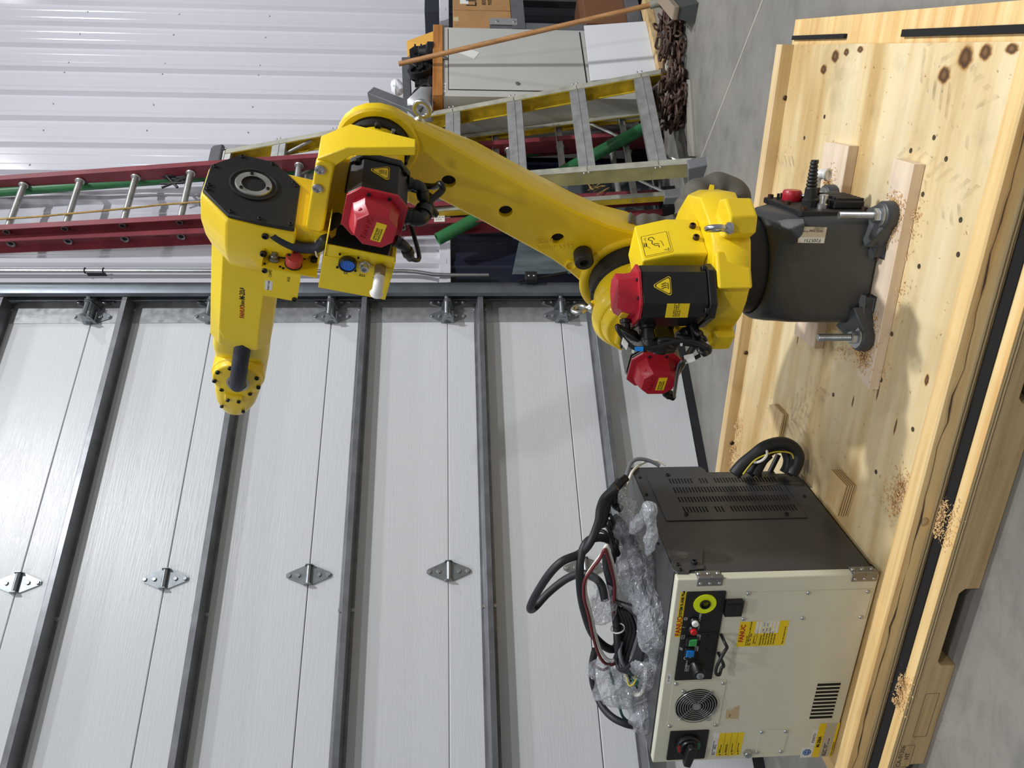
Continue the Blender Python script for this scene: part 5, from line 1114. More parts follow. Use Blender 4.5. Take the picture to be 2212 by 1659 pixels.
for i, dx in enumerate((0, 18, 36, 52)):
    q = [(x + (i - 1.5) * .006 * (1 if k in (2, 3, 4, 5) else .3), y - .007 * i, z + .0035 * (1.5 - i) * (1 if k in (2, 3, 4) else 2.4)) for k, (x, y, z) in enumerate([(-0.2022,0.17,0.6053),(-0.1979,0.14,0.5797),(-0.2146,0.12,0.5614),(-0.2596,0.11,0.5542),(-0.3277,0.11,0.5587),(-0.3858,0.12,0.5677),(-0.4189,0.14,0.5828),(-0.4044,0.17,0.589),(-0.3568,0.18,0.5796),(-0.2938,0.18,0.5738),(-0.2311,0.18,0.5955)])]
    cable('signal_cable', q, .0062, BRB, 'thin black cable of the small flat coil between the film roll and the cable tie', 'cables of the small flat coil')
for i in range(4):
    q = [(x + .012 * i * (k % 2), y + .010 * i, z - .006 * i) for k, (x, y, z) in enumerate([(-0.0616,0.3,0.6568),(-0.0546,0.28,0.6389),(-0.0734,0.26,0.6248),(-0.1046,0.24,0.6208),(-0.1731,0.26,0.6229)])]
    cable('signal_cable', q, .005, BRB, 'thin black lead fanning out near the vent end of the cable pile', 'thin leads fanning out of the pile')
RWL = [(-0.2594,0.19,0.6131),(-0.2101,0.18,0.6162),(-0.1436,0.18,0.6198),(-0.0836,0.17,0.6349),(-0.0263,0.17,0.6533),(-0.0199,0.17,0.6589),(-0.0446,0.17,0.6676),(-0.0818,0.17,0.6886),(-0.1197,0.17,0.7046),(-0.1719,0.17,0.7029),(-0.2326,0.17,0.6868),(-0.3016,0.17,0.6714),(-0.3728,0.17,0.65),(-0.4098,0.17,0.6279),(-0.4145,0.17,0.6051),(-0.4065,0.18,0.5913)]
cable('white_wire', RWL, .0046, WHTW, 'long white wire looping round the black cable coil', cat='wire')
cable('red_wire', [(x - .008, y - .008, z + .006) for x, y, z in RWL], .0046, REDW, 'long dark red wire looping round the black cable coil', cat='wire')
cable('white_wire', [(-0.3779,0.14,0.5419),(-0.3974,0.13,0.5303),(-0.4381,0.12,0.5254),(-0.4853,0.12,0.5299),(-0.4994,0.12,0.5438),(-0.5017,0.13,0.5555)], .0055, WHTW, 'short white wire curving through the film near the cooling fan', cat='wire')
cable('red_wire', [(-0.4371,0.19,0.6108),(-0.4525,0.18,0.6229),(-0.4493,0.17,0.6391),(-0.4297,0.17,0.6657)], .004, REDW, 'dark red stub of wire with a taped end', cat='wire')
cable('green_wire', [(-0.4344,0.18,0.6185),(-0.4641,0.18,0.6135),(-0.5117,0.16,0.5995),(-0.5517,0.14,0.5889),(-0.5841,0.12,0.5761),(-0.5944,0.1,0.5454)], .004, GRNW, 'green wire running through the film towards the rotary switch end', cat='wire')
cable('grey_wire', [(-0.3378,0.16,0.5936),(-0.3564,0.15,0.5997),(-0.3897,0.14,0.5935),(-0.4267,0.14,0.571),(-0.4571,0.14,0.546)], .0055, GYW, 'grey wire between the small coil and the film roll', cat='wire')
for i in range(6):
    random.seed(40 + i); base_ = [(-0.4091,0.13,0.5829),(-0.4314,0.13,0.5699),(-0.4435,0.12,0.5627),(-0.4296,0.12,0.5501),(-0.4112,0.13,0.5412)]
    q = [(x + random.uniform(-.014, .014), y + random.uniform(-.02, .02), z + random.uniform(-.014, .014)) for x, y, z in base_]
    cable('pigtail_wire', q, .0022, (YGW, BRB, GRNW)[i % 3], None, ('yellow', 'black', 'dark green')[i % 3] + ' wire tails in the tangle', cat='wire')['label'] = ('yellow', 'black', 'dark green')[i % 3] + ' wire tail in the tangle at the small coil end'
b = MB(CAB); p = [(-0.2943,0.165,0.6071)][0]; b.torus(p, (1, 0, .25), .019, .0022, 20, 6); tag(b.build('cable_tie', TIE, None), 'white cable tie round the black coil and wires', 'cable tie')
# grey and white leads hanging behind the cabinet top
cable('grey_wire', [(-0.0166,0.45,0.5578),(-0.0068,0.5,0.5364),(0.0073,0.545,0.516),(0.0154,0.56,0.4891),(0.0078,0.56,0.4516),(-0.0044,0.55,0.4222)], .006, GYW, 'grey lead arching over the edge of the control cabinet behind its vents', cat='wire')
cable('white_wire', [(-0.0264,0.46,0.5461),(0.0065,0.5,0.5196),(-0.0055,0.56,0.481),(0.0021,0.57,0.4549),(0.0015,0.57,0.424),(-0.0093,0.56,0.3976)], .0042, WHTW, 'white lead arching over the edge of the control cabinet beside the grey lead', cat='wire')
# looped cables on the deck behind the cabinet
BK = [[(0.031,0.4332,0.2307),(0.0572,0.4431,0.2068),(0.0822,0.4517,0.174),(0.1074,0.4601,0.1383),(0.1186,0.4616,0.0938),(0.109,0.4546,0.0614),(0.0878,0.4436,0.0439),(0.0634,0.4328,0.0471),(0.0347,0.4211,0.0622)]]
cable('looped_cable', BK[0], .019, BRB, 'thickest black cable loop standing on the deck behind the control cabinet')
cable('looped_cable', [(0.0116,0.4636,0.1712),(0.0326,0.4716,0.1529),(0.0577,0.4814,0.1346),(0.0805,0.4888,0.0983),(0.0841,0.4874,0.0621),(0.068,0.4785,0.0412),(0.0405,0.4661,0.0415),(0.0141,0.4554,0.0568)], .014, BRB, 'thinner black cable loop inside the thickest one behind the control cabinet')
cable('looped_cable', [(0.0207,0.4451,0.1639),(0.0373,0.4519,0.1548),(0.0622,0.4618,0.1396),(0.0789,0.4679,0.1215)], .017, BRB, 'black cable rising beneath the tied side of the cable loop')
cable('looped_cable', [(-0.009,0.4924,0.0979),(0.0194,0.5039,0.0823),(0.0477,0.5154,0.0667)], .008, BRB, 'thin black lead rising through the cable loop')
cable('looped_cable', [(0.0765,0.4947,0.0579),(0.0519,0.4828,0.0491),(0.0297,0.4731,0.0523),(0.0129,0.4663,0.0616)], .016, BRB, 'black cable dropping to the deck on the untied side of the cable loop')
cable('earth_wire', [(0.0443,0.4104,0.2149),(0.0674,0.4193,0.1956),(0.0839,0.4253,0.1779),(0.0965,0.4288,0.1515),(0.106,0.4305,0.1192),(0.1066,0.4284,0.09),(0.1017,0.4247,0.0725),(0.089,0.4185,0.0667)], .0024, YGW, 'green and yellow earth wire strapped under the cable loop', cat='wire')
b = MB(CAB); p = [(0.0875,0.442,0.1602)][0]; b.torus(p, Vector((.75, 0, .66)), .025, .004, 24, 6); tag(b.build('cable_tie', TIE, None), 'white cable tie round the looped cable behind the control cabinet', 'cable tie')
# crumpled stretch film
def film_mat():
    m, nt, p = new_mat('clear_stretch_film')
    tc = nd(nt, 'ShaderNodeTexCoord'); dn = tex_noise(nt, 9, 3); mxv = nd(nt, 'ShaderNodeVectorMath', operation='MULTIPLY_ADD')
    nt.links.new(dn.outputs['Color'], mxv.inputs[0]); mxv.inputs[1].default_value = (.12, .12, .12); nt.links.new(tc.outputs['Object'], mxv.inputs[2])
    hs = []
    mp = nd(nt, 'ShaderNodeMapping'); mp.inputs['Scale'].default_value = (.5, 1, 1.3); mp.inputs['Rotation'].default_value = (0, .5, .3); nt.links.new(mxv.outputs[0], mp.inputs[0])
    for sc in (30, 47):
        vo = nd(nt, 'ShaderNodeTexVoronoi', feature='DISTANCE_TO_EDGE', Scale=float(sc)); nt.links.new(mp.outputs[0], vo.inputs['Vector'])
        hs.append(ramp(nt, vo.outputs['Distance'], [(0.0, (1, 1, 1, 1)), (0.025, (.25, .25, .25, 1)), (0.3, (0, 0, 0, 1))]))
    cr = nd(nt, 'ShaderNodeMixRGB', blend_type='LIGHTEN', Fac=.6); nt.links.new(hs[0].outputs[0], cr.inputs[1]); nt.links.new(hs[1].outputs[0], cr.inputs[2])
    big = tex_noise(nt, 14, 4); rb = ramp(nt, big.outputs[0], [(0.35, (.10, .10, .10, 1)), (0.65, (.42, .42, .42, 1))])
    al = nd(nt, 'ShaderNodeMixRGB', blend_type='ADD', Fac=.55); nt.links.new(rb.outputs[0], al.inputs[1]); nt.links.new(cr.outputs[0], al.inputs[2])
    nt.links.new(al.outputs[0], p.inputs['Alpha'])
    col = ramp(nt, cr.outputs[0], [(0.0, (.5, .54, .6, 1)), (0.5, (.72, .75, .8, 1)), (1.0, (.95, .95, .97, 1))]); nt.links.new(col.outputs[0], p.inputs['Base Color'])
    b = nd(nt, 'ShaderNodeBump', Strength=.9, Distance=0.006); nt.links.new(cr.outputs[0], b.inputs['Height']); nt.links.new(b.outputs[0], p.inputs['Normal'])
    p.inputs['Roughness'].default_value = .16; p.inputs['Specular IOR Level'].default_value = 1.0
    return m
FILM = film_mat()
def film(name, pts, r, label, seed, amp=.35, n=44, flat=1.0):
    b = MB(CAB); b.tube(pts, r, n, res=18); o = tag(b.build(name, FILM, None, smooth=0), label, 'plastic wrap')
    for v in o.data.vertices:
        d = noise.noise_vector(v.co * 16 + Vector((seed, 0, 0))) * .5 + noise.noise_vector(v.co * 42 + Vector((0, seed, 0))) * .35 + noise.noise_vector(v.co * 110) * .18
        v.co += d * amp * .06
    return o
def bulge(a): return lambda t: a * (.55 + .45 * math.sin(PI * min(max(t, .02), .98))) * (1 + .25 * math.sin(t * 17))
CORE = mat('wrapped_grey_cable', (70, 74, 84), .5)
W1 = [(-0.0542,0.34,0.6082),(-0.0642,0.32,0.5889),(-0.0767,0.29,0.5745),(-0.1015,0.26,0.5621),(-0.1311,0.22,0.5562),(-0.1509,0.17,0.5586),(-0.1756,0.12,0.548),(-0.216,0.09,0.5323),(-0.2741,0.08,0.5205),(-0.3289,0.08,0.5118)]
cable('wrapped_cable', W1, .022, CORE, 'thick grey cable inside the long roll of clear film', n=12)
film('stretch_film', W1, bulge(.05), 'long crumpled roll of clear film along the edge of the control cabinet', 3)
W2 = [(-0.3337,0.1,0.5226),(-0.4095,0.12,0.5215),(-0.5021,0.17,0.5468),(-0.5536,0.16,0.5214),(-0.5728,0.12,0.5059),(-0.6054,0.08,0.4981)]
film('stretch_film', W2, bulge(.06), 'loose crumpled clear film at the fan and rotary switch end of the control cabinet', 7)
film('stretch_film', [(0.0023,0.4,0.6027),(-0.0022,0.37,0.581),(-0.0125,0.33,0.5659),(-0.0281,0.29,0.5587),(-0.043,0.26,0.5563)], bulge(.026), 'loop of clear film beside the grey lead at the vent end', 23)
film('stretch_film', [(-0.4207,0.16,0.6513),(-0.4701,0.15,0.6328),(-0.4984,0.14,0.6044),(-0.5413,0.13,0.5861)], bulge(.042), 'small puff of clear film next to the green wire', 11)
film('stretch_film', [(0.0291,0.16,0.5987),(0.0854,0.13,0.5875),(0.1405,0.1,0.5763),(0.1035,0.09,0.5721),(0.0628,0.08,0.5671),(0.0233,0.08,0.5707)], bulge(.017), 'thin twisted tail of clear film folded over near the lifting bracket', 15, .22)
film('stretch_film', [(-0.1881,0.22,0.6403),(-0.212,0.2,0.6477),(-0.2515,0.19,0.6412),(-0.2776,0.18,0.6302)], bulge(.032), 'clear film peeking out beneath the red and white wires', 19)

# ================================================================ things kept along the white wall
FIBY = mat('worn_yellow_fibreglass', (206, 176, 44), 0.5, var=0.35, vs=14, stretch=(1, .4, 1))
FIBD = mat('dirty_pale_fibreglass', (176, 166, 112), 0.6, var=0.25, vs=10)
LEDGE = mat('worn_grey_edge', (168, 166, 152), 0.55, 0.2, var=0.25, vs=16)
FIBR = mat('red_fibreglass', (128, 52, 60), 0.5, var=0.2, vs=9)
GRNP = mat('green_plastic_pipe', (46, 112, 66), 0.42, var=0.15, vs=8)
ROPE = mat('tan_rope', (176, 146, 84), 0.8, var=0.3, vs=60)
RUST = mat('rusty_chain_iron', (92, 70, 60), 0.65, 0.3, var=0.35, vs=24)
CABW = mat('light_grey_cabinet', (186, 185, 180), 0.42, var=0.06, vs=5)
BUTCH = wood('butcher_block', (150, 96, 44), (178, 120, 62), (196, 138, 78), (1, 12, 12), 4, 0.2, 0.4)
CARD = mat('cardboard', (170, 128, 82), 0.75, var=0.1, vs=8)
GREYM = mat('grey_machined_metal', (120, 122, 126), 0.42, 0.5, var=0.2, vs=10)
DARKM = mat('black_machine_iron', (34, 34, 36), 0.4, 0.4, var=0.3, vs=12)
BRWD = wood('broom_wood', (140, 98, 58), (170, 124, 78), (186, 142, 96), (14, 14, 1), 3, 0.2, 0.5)
# ---- yellow stepladder, folded and leaned on the wall
st = thing('stepladder', DOOR @ T(.7, -.55, 0), 'worn yellow fibreglass stepladder, folded, leaning on the white wall', 'ladder')
def raila(name, M, x0, y0, x1, y1, w, d, side, mweb, parent, edge=True):
    # channel with web of depth d and two flanges of width w reaching to the given side
    def sec(x, y): return [(x, y, 0), (x + side * w, y, 0), (x + side * w, y, -.005), (x + side * .005, y, -.005), (x + side * .005, y, -d + .005), (x + side * w, y, -d + .005), (x + side * w, y, -d), (x, y, -d)]
    b = MB(M); b.loft([sec(x0, y0), sec(x1, y1)]); r = b.build(name, mweb, parent)
    if not edge: return r
    b = MB(M); b.loft([[(x - .001 * side, y, .0), (x + side * (w + .001), y, 0), (x + side * (w + .001), y, .003), (x - .001 * side, y, .003)] for x, y in ((x0, y0), (x1, y1))]); b.build('rail_edge', LEDGE, r)
    return r
RT = lambda y: 1.062 + .032 * y            # right rail centre line in the plane of the ladder
LF = lambda y: .375 + .155 * y
raila('side_rail', LAD, RT(.06), .06, RT(2.52), 2.52, -.034, .085, 1, FIBY, st)
raila('side_rail', LAD, LF(.06), .06, LF(2.52), 2.52, .034, .085, 1, FIBD, st)
for k in range(8):
    y = .215 + k * .331
    b = MB(LAD); b.box(LF(y) + .004, RT(y) - .006, y - .052, y + .03, -.055, -.051 + .05); 
    b = MB(LAD); x0, x1 = LF(y) + .005, RT(y) - .006
    b.box(x0, x1, y - .045, y + .035, .0, -.004); b.box(x0, x1, y + .031, y + .035, -.08, -.004); b.box(x0, x1, y - .008, y - .002, .0005, .003)
    b.box(x0, x1, y - .045, y - .041, -.02, -.004)
    s_ = b.build('step', ALU, st)
    for xx in (x0 - .014, x1 + .014):
        for dy in (.0, .022): put(SCREW, s_, face(LAD, (xx, y + dy - .01, .003), (0, 0, 1)))
rR = lambda y: 1.182 - .085 * y; rL = lambda y: .537 + .002 * y
raila('rear_rail', REAR, rR(.03), .03, rR(2.4), 2.4, -.026, .04, 1, FIBY, st); raila('rear_rail', REAR, rL(.03), .03, rL(2.4), 2.4, .026, .04, 1, FIBY, st)
for y in (.23, .585, .935, 1.28, 1.63, 1.98, 2.2):
    b = MB(REAR); b.box(rL(y), rR(y), y - .018, y + .018, -.03, -.026); b.box(rL(y), rR(y), y + .014, y + .018, -.026, -.006); b.build('rear_bar', ALU, st)
b = MB(LAD)
for p0, p1 in (((RT(.1) - .02, .07, -.04), (RT(.2) - .11, .205, -.04)), ((LF(.1) + .02, .07, -.04), (LF(.2) + .14, .205, -.04)), ((RT(2.2) - .02, 2.02, -.03), (RT(2.2) - .1, 2.2, -.03))): b = MB(LAD); b.tube([p0, p1], .009, 8, smooth=False); b.build('knee_brace', ALU, st)
for p0, p1 in (((rR(.5), .42, -.02), (rR(.3) - .16, .24, -.02)), ((rL(.4), .02, -.02), (rL(.4) + .16, .22, -.02)), ((rR(2.1), 1.86, -.02), (rR(2.1) - .14, 2.05, -.02))): b = MB(REAR); b.tube([p0, p1], .008, 8, smooth=False); b.build('rear_brace', ALU, st)
for f, s_ in ((RT, -1), (LF, 1)):
    b = MB(LAD); x = f(.03); b.prism([(x - .026, -.012), (x + .03, -.012), (x + .03, .085), (x - .026, .085)], 2, .008, -.095, .004); b.build('foot', LEDGE if s_ < 0 else mat('grey_ladder_foot', (110, 112, 114), .6), st, bev=.003)
for f in (rR, rL):
    b = MB(REAR); x = f(.0); b.prism([(x - .02, -.005), (x + .045, -.005), (x + .04, .085), (x - .015, .085)], 2, .004, -.05, .003); b.build('rear_foot', mat('grey_plastic_foot', (122, 124, 126), .6), st, bev=.003)
b = MB(LAD); b.prism([(.73, 2.53), (1.185, 2.54), (1.19, 2.60), (1.17, 2.615), (.74, 2.615)], 2, .012, -.17, .006); b.build('top_cap', mat('dark_grey_cap', (78, 80, 84), .5), st, bev=.004)
# spreader hooks at the fold
b = MB(REAR); b.tube([(1.03, 1.1, .03), (.98, 1.14, .04), (.92, 1.08, .05), (.93, 1.02, .05)], .008, 8); b.build('spreader', ALU, st)

# ---- red extension ladder
el = thing('extension_ladder', DOOR @ T(.65, -.4, 0), 'tall red fibreglass extension ladder with round rungs leaning on the wall', 'ladder')
fR = lambda y: 1.062 - .076 * y; fL = lambda y: .64 - .045 * y
raila('fly_rail', EXT, fR(.05), .05, fR(4.6), 4.6, .032, .085, 1, FIBR, el, False); raila('fly_rail', EXT, fL(.05), .05, fL(4.6), 4.6, -.032, .085, 1, FIBR, el, False)
bL = lambda y: .555 - .026 * y
raila('base_rail', EXT @ T(0, 0, -.06), bL(.03), .03, bL(4.6), 4.6, -.034, .09, 1, FIBR, el, False)
raila('base_rail', EXT @ T(0, 0, -.06), fR(.03) + .045, .03, fR(4.6) + .045, 4.6, .03, .09, 1, FIBR, el, False)
for k in range(16):
    y = .29 + k * .283
    b = MB(EXT); n_ = 16
    for xx0, xx1 in ((fL(y) - .012, fR(y) + .012),):
        b.lathe([(.0165 if i % 1 == 0 else .015, t) for i, t in ((0, 0), (0, xx1 - xx0))], (xx0, y, -.042), (1, 0, 0), n_)
        b.torus((fL(y) + .008, y, -.042), (1, 0, 0), .019, .006, 18, 6); b.torus((fR(y) - .008, y, -.042), (1, 0, 0), .019, .006, 18, 6)
    b.build('rung', ALU, el)
    b = MB(EXT); b.lathe([(.012, 0), (.02, .004), (.023, .0), (.021, -.006)], (bL(y) - .004, y + .012, -.115), (-1, 0, 0), 18, cap=False); re_ = b.build('rung_end', STL, el)
    b = MB(EXT); b.cyl((bL(y) - .001, y + .012, -.115), (bL(y) - .0022, y + .012, -.115), .0145, n=14); re2 = re_; b.build('rung_shade_disc', VOID, re_); b = MB(EXT); b.cyl((fL(y) - .0122, y, -.042), (fL(y) - .0132, y, -.042), .0125, n=14); b.build('rung_shade_disc', VOID, re_)  # near-black discs paint the shade in the hollow rung ends
for x in (fL(0) - .02, fR(0), bL(0) - .015):
    b = MB(EXT); b.prism([(x - .03, -.02), (x + .04, -.02), (x + .035, .07), (x - .025, .07)], 2, .005, -.15 if x < .45 else -.1, .003); b.build('ladder_foot', DARKM, el, bev=.003)
text(el, 'NATIONAL\nLADDER &\nSCAFFOLD', (bL(2.75) - .0015, 2.75, -.09), (0, 1, 0), (0, 0, 1), .022, mat('dark_red_print', (96, 30, 38), .6), EXT, 'LEFT') if False else None
MR = mat('dark_red_print', (92, 28, 36), .6)
text(el, 'NATIONAL\nLADDER &\nSCAFFOLD', (bL(2.75) - .001, 2.62, -.092), (0, 1, 0), (0, 0, 1), .017, MR, EXT, 'LEFT')
q = [(0.518,1.2395,-0.06)][0]
b = MB(EXT); b.box(q[0] - .02, q[0] + .025, q[1] - .03, q[1] + .025, -.06, -.0585); lb_ = b.build('origin_label', PAPER, el); text(lb_, 'MADE IN\nU.S.A.', (q[0] + .002, q[1], -.0582), (0, -1, 0), (1, 0, 0), .014, INK, EXT, 'CENTER')
b = MB(EXT); b.tube([(.50, 4.4, -.02), (.545, 3.4, -.02), (.57, 3.1, -.02), (.6, 2.8, -.02), (.63, 2.5, -.02), (.68, 1.5, -.02), (.66, .7, -.03)], .005, 6); tag(b.build('rope', ROPE, None, smooth=60), 'thin tan rope hanging across the rungs of the red ladder', 'rope')
b = MB(EXT); random.seed(9)
for i in range(14):
    x0 = .70 + random.uniform(-.05, .05); y0 = .42 + random.uniform(-.03, .03)
    b.tube([(x0, y0, -.03), (x0 + random.uniform(-.05, .05), y0 + random.uniform(-.05, .05), .0), (x0 + random.uniform(-.07, .07), y0 + random.uniform(-.02, .06), random.uniform(-.02, .02))], .003, 5)
tag(b.build('frayed_rope', ROPE, None, smooth=60), 'frayed end of tan rope low down behind the stepladder steps', 'rope')
# ---- green pipes
def pipe(name, p, r, label):
    b = MB(DOOR); P = [V(v) for v in p]; d = (P[-1] - P[0]).normalized()
    b.lathe([(r, 0), (r, (P[-1] - P[0]).length), (r * .86, (P[-1] - P[0]).length), (r * .86, .0)], P[0], d, 24, cap=False, closed=True); return tag(b.build(name, GRNP, None, smooth=40), label, 'pipe')
pipe('green_pipe', [(1.115, -.14, .35), (.683, -.06, 4.6)], .027, 'tall green plastic pipe standing behind the rungs of the red ladder')
gp = pipe('green_pipe', [(1.03, -.36, .12), (.42, -.145, 1.245)], .033, 'short tilted green plastic pipe, its open end showing past the upper arm')
b = MB(DOOR); random.seed(5)
b.lathe([(.034, 0), (.037, .02), (.035, .05), (.038, .08), (.034, .1)], (.89, -.1, 2.6), (0, 0, 1), 14)
for i in range(7): b.tube([(.86, -.12, 2.62 + i * .012), (.85 + random.uniform(-.04, .04), -.14, 2.6 + random.uniform(-.06, .1)), (.83 + random.uniform(-.05, .05), -.13, 2.6 + random.uniform(-.08, .12))], .007, 6)
tag(b.build('black_strap', BLM, None), 'black strap knotted round the tall green pipe near the robot wrist drive', 'strap')

# ---- grey tool cabinet with a wooden top
tc = thing('tool_cabinet', DOOR @ T(1.45, -.3, .05), 'light grey steel tool cabinet with a butcher block top against the wall', 'cabinet')
b = MB(DOOR); b.box(1.154, 1.735, -.445, -.02, .12, 1.21); b.build('cabinet_body', CABW, tc, bev=.002)
b = MB(DOOR); b.box(1.148, 1.745, -.455, -.02, 1.2102, 1.266); b.build('wooden_top', BUTCH, tc, bev=.003)
b = MB(DOOR); b.box(1.205, 1.715, -.45, -.446, .43, 1.178); cd = b.build('cabinet_door', CABW, tc, bev=.002)
b = MB(DOOR); b.box(1.2, 1.204, -.447, -.4455, .43, 1.178); b.box(1.2, 1.72, -.447, -.4455, .424, .429); b.box(1.2, 1.72, -.447, -.4455, 1.179, 1.183); b.build('door_gap', VOID, tc)
q = [(1.253,-0.451,0.8089),(1.4554,-0.451,1.1985)]
b = MB(DOOR); b.lathe([(.012, 0), (.012, .004), (.009, .006), (.0001, .006)], q[0], (0, -1, 0), 20); b.build('lock', STL, cd)
b = MB(DOOR); b.lathe([(.012, 0), (.012, .004), (.009, .006), (.0001, .006)], q[1], (0, -1, 0), 20); b.build('lock', STL, tc)
q = [(1.2172,-0.447,1.2033),(1.5062,-0.447,1.0664)]
b = MB(DOOR); b.box(q[0][0] - .035, q[0][0] + .035, -.447, -.4455, q[0][2] - .011, q[0][2] + .011); lb_ = b.build('maker_label', PAPER, tc); text(lb_, 'LISTA', (q[0][0], -.4475, q[0][2]), (1, 0, 0), (0, 0, 1), .02, INK, DOOR, 'CENTER')
b = MB(DOOR @ T(q[1][0], -.4515, q[1][2]) @ RY(.5)); b.box(-.03, .03, 0, .001, -.05, .05); b.build('torn_tape', PAPER, cd)
b = MB(DOOR); b.add([(1.30, -.50, .045), (1.757, -.50, .045), (1.757, -.462, .40), (1.277, -.462, .408), (1.30, -.494, .045), (1.757, -.494, .045), (1.757, -.456, .40), (1.277, -.456, .408)], [(0, 1, 2, 3), (4, 7, 6, 5), (0, 4, 5, 1), (1, 5, 6, 2), (2, 6, 7, 3), (3, 7, 4, 0)])
tag(b.build('white_board', mat('white_board', (222, 224, 228), .4), None, bev=.001), 'plain white board propped against the foot of the grey cabinet', 'board')
b = MB(DOOR); b.box(1.30, 1.95, -.535, -.455, .0, .044); tag(b.build('timber_block', PINEG, None, bev=.003), 'rough timber lying on the floor below the white board', 'timber')
# ---- things on the cabinet top
z0 = 1.266
b = MB(DOOR @ T(1.60, -.30, z0 + .005) @ RY(-.06)); 
b.prism([(-.09, 0), (.09, 0), (.09, .10), (.06, .13), (-.06, .13), (-.09, .10)], 1, -.06, .06, .004)
for k in range(3): b.box(-.1, .1, -.064, .064, .02 + k * .035, .03 + k * .035)
tag(b.build('machine_block', DARKM, None, bev=.002), 'black finned machine block beside the orange envelope', 'machine part')
def wheel(x, y, z, R, w, d, label):
    b = MB(DOOR); b.lathe([(R * .72, -w), (R, -w), (R, w), (R * .72, w), (R * .72, 0)], (x, y, z), d, 32, cap=False, closed=True)
    b.lathe([(R * .25, -w * 1.2), (R * .25, w * 1.2)], (x, y, z), d, 16)
    D = V(d).normalized(); u = D.orthogonal().normalized(); v = D.cross(u)
    for k in range(3):
        a = k * 2 * PI / 3; e = u * math.cos(a) + v * math.sin(a); c0 = V((x, y, z)); b.tube([c0 + e * R * .2, c0 + e * R * .78], R * .12, 8, smooth=False)
    return tag(b.build('hand_wheel', DARKM, None, smooth=40), label, 'machine part')
wheel(1.46, -.36, z0 + .072, .072, .016, (.3, -1, .25), 'larger black spoked hand wheel, in the middle of the butcher block')
wheel(1.235, -.40, z0 + .058, .058, .014, (.2, -1, .6), 'smaller black spoked wheel beside the bent metal plate')
b = MB(DOOR)
b.lathe([(.045, 0), (.045, .02), (.028, .03), (.028, .07), (.018, .075), (.018, .1), (.01, .1)], (1.35, -.36, z0), (0, 0, 1), 24); tag(b.build('arbor_hub', DARKM, None), 'stepped black hub standing between the two wheels', 'machine part')
b = MB(DOOR); b.lathe([(.055, 0), (.055, .03), (.04, .04), (.03, .08), (.016, .085), (.016, .105)], (1.56, -.41, z0), (0, 0, 1), 24); tag(b.build('arbor_hub', DARKM, None), 'larger black hub in front of the finned block', 'machine part')
def beam(p0, p1, w, h, m, label, name='metal_beam', grooves=0):
    P0, P1 = V(p0), V(p1); d = (P1 - P0); M = DOOR @ frame(P0, d, (0, 1, 0)); L = d.length
    b = MB(M); poly = [(-w, -h)]
    b.box(0, L, -w, w, -h, h)
    for k in range(grooves): yy = -w + (2 * w) * (k + .5) / grooves; b.box(0, L, yy - w / grooves * .5, yy + w / grooves * .5, h, h + .004)
    return tag(b.build(name, m, None, bev=.0015), label, 'metal beam')
beam((1.70, -.24, 1.432), (1.16, -.26, 1.405), .03, .022, GREYM, 'grooved grey extrusion lying on top of the black machine parts', grooves=5)
beam((1.27, -.34, 1.60), (1.085, -.37, 1.33), .04, .03, GREYM, 'grey extruded bar slanting out past the robot elbow', grooves=4)
b = MB(DOOR); b.add([(1.17, -.44, 1.267), (1.05, -.36, 1.267), (1.05, -.36, 1.40), (1.15, -.42, 1.40), (1.21, -.455, 1.33), (1.21, -.455, 1.267)], [(0, 1, 2, 3, 4, 5)])
o = tag(b.build('bent_plate', mat('pale_sheet_metal', (178, 180, 184), .35, .4), None), 'pale bent metal plate on the butcher block beside the robot elbow', 'metal plate'); s_ = o.modifiers.new('thick', 'SOLIDIFY'); s_.thickness = .004
b = MB(DOOR); b.add([(1.86, -.25, 1.268), (2.02, -.22, 1.27), (2.03, -.14, 1.44), (1.84, -.17, 1.43), (1.93, -.2, 1.36)], [(0, 1, 4), (1, 2, 4), (2, 3, 4), (3, 0, 4)])
o = tag(b.build('padded_envelope', mat('orange_envelope', (214, 160, 66), .6), None, smooth=0), 'crumpled orange padded envelope behind the black machine parts', 'envelope'); s_ = o.modifiers.new('thick', 'SOLIDIFY'); s_.thickness = .006
bb = MB(DOOR); bb.sphere((1.52, -.2, 1.48), .045, 14, 9, (1.3, .7, .9)); o = tag(bb.build('plastic_bag', mat('thin_white_bag', (228, 230, 234), .35), None, smooth=0), 'small crumpled white plastic bag on top of the grooved extrusion', 'bag')
for v in o.data.vertices: v.co += noise.noise_vector(v.co * 30) * .02
# ---- shelf frame and boxes at the right edge
sh = thing('shelf_rack', DOOR @ T(2.1, -.3, 0), 'grey steel shelf rack holding the cardboard boxes', 'shelf')
for x, y in ((1.80, -.42), (2.6, -.42), (1.80, -.08), (2.6, -.08)):
    b = MB(DOOR); b.prism([(x - .03, y), (x + .03, y), (x + .03, y + .004), (x - .026, y + .004), (x - .026, y + .05), (x - .03, y + .05)], 2, .0, .94); b.build('post', GREYM, sh)
for z in (.78, .08):
    b = MB(DOOR); b.box(1.77, 2.63, -.42, -.03, z, z + .03); b.box(1.77, 2.63, -.424, -.42, z - .045, z + .03); b.build('shelf', GREYM, sh)
b = MB(DOOR); b.box(1.80, 1.86, -.426, -.424, .78, .94)
for z in (.8, .9): put(HEXZ, sh, face(DOOR, (1.83, -.426, z), (0, -1, 0)))
b.build('gusset', mat('pale_gusset', (172, 172, 172), .4, .5), sh)
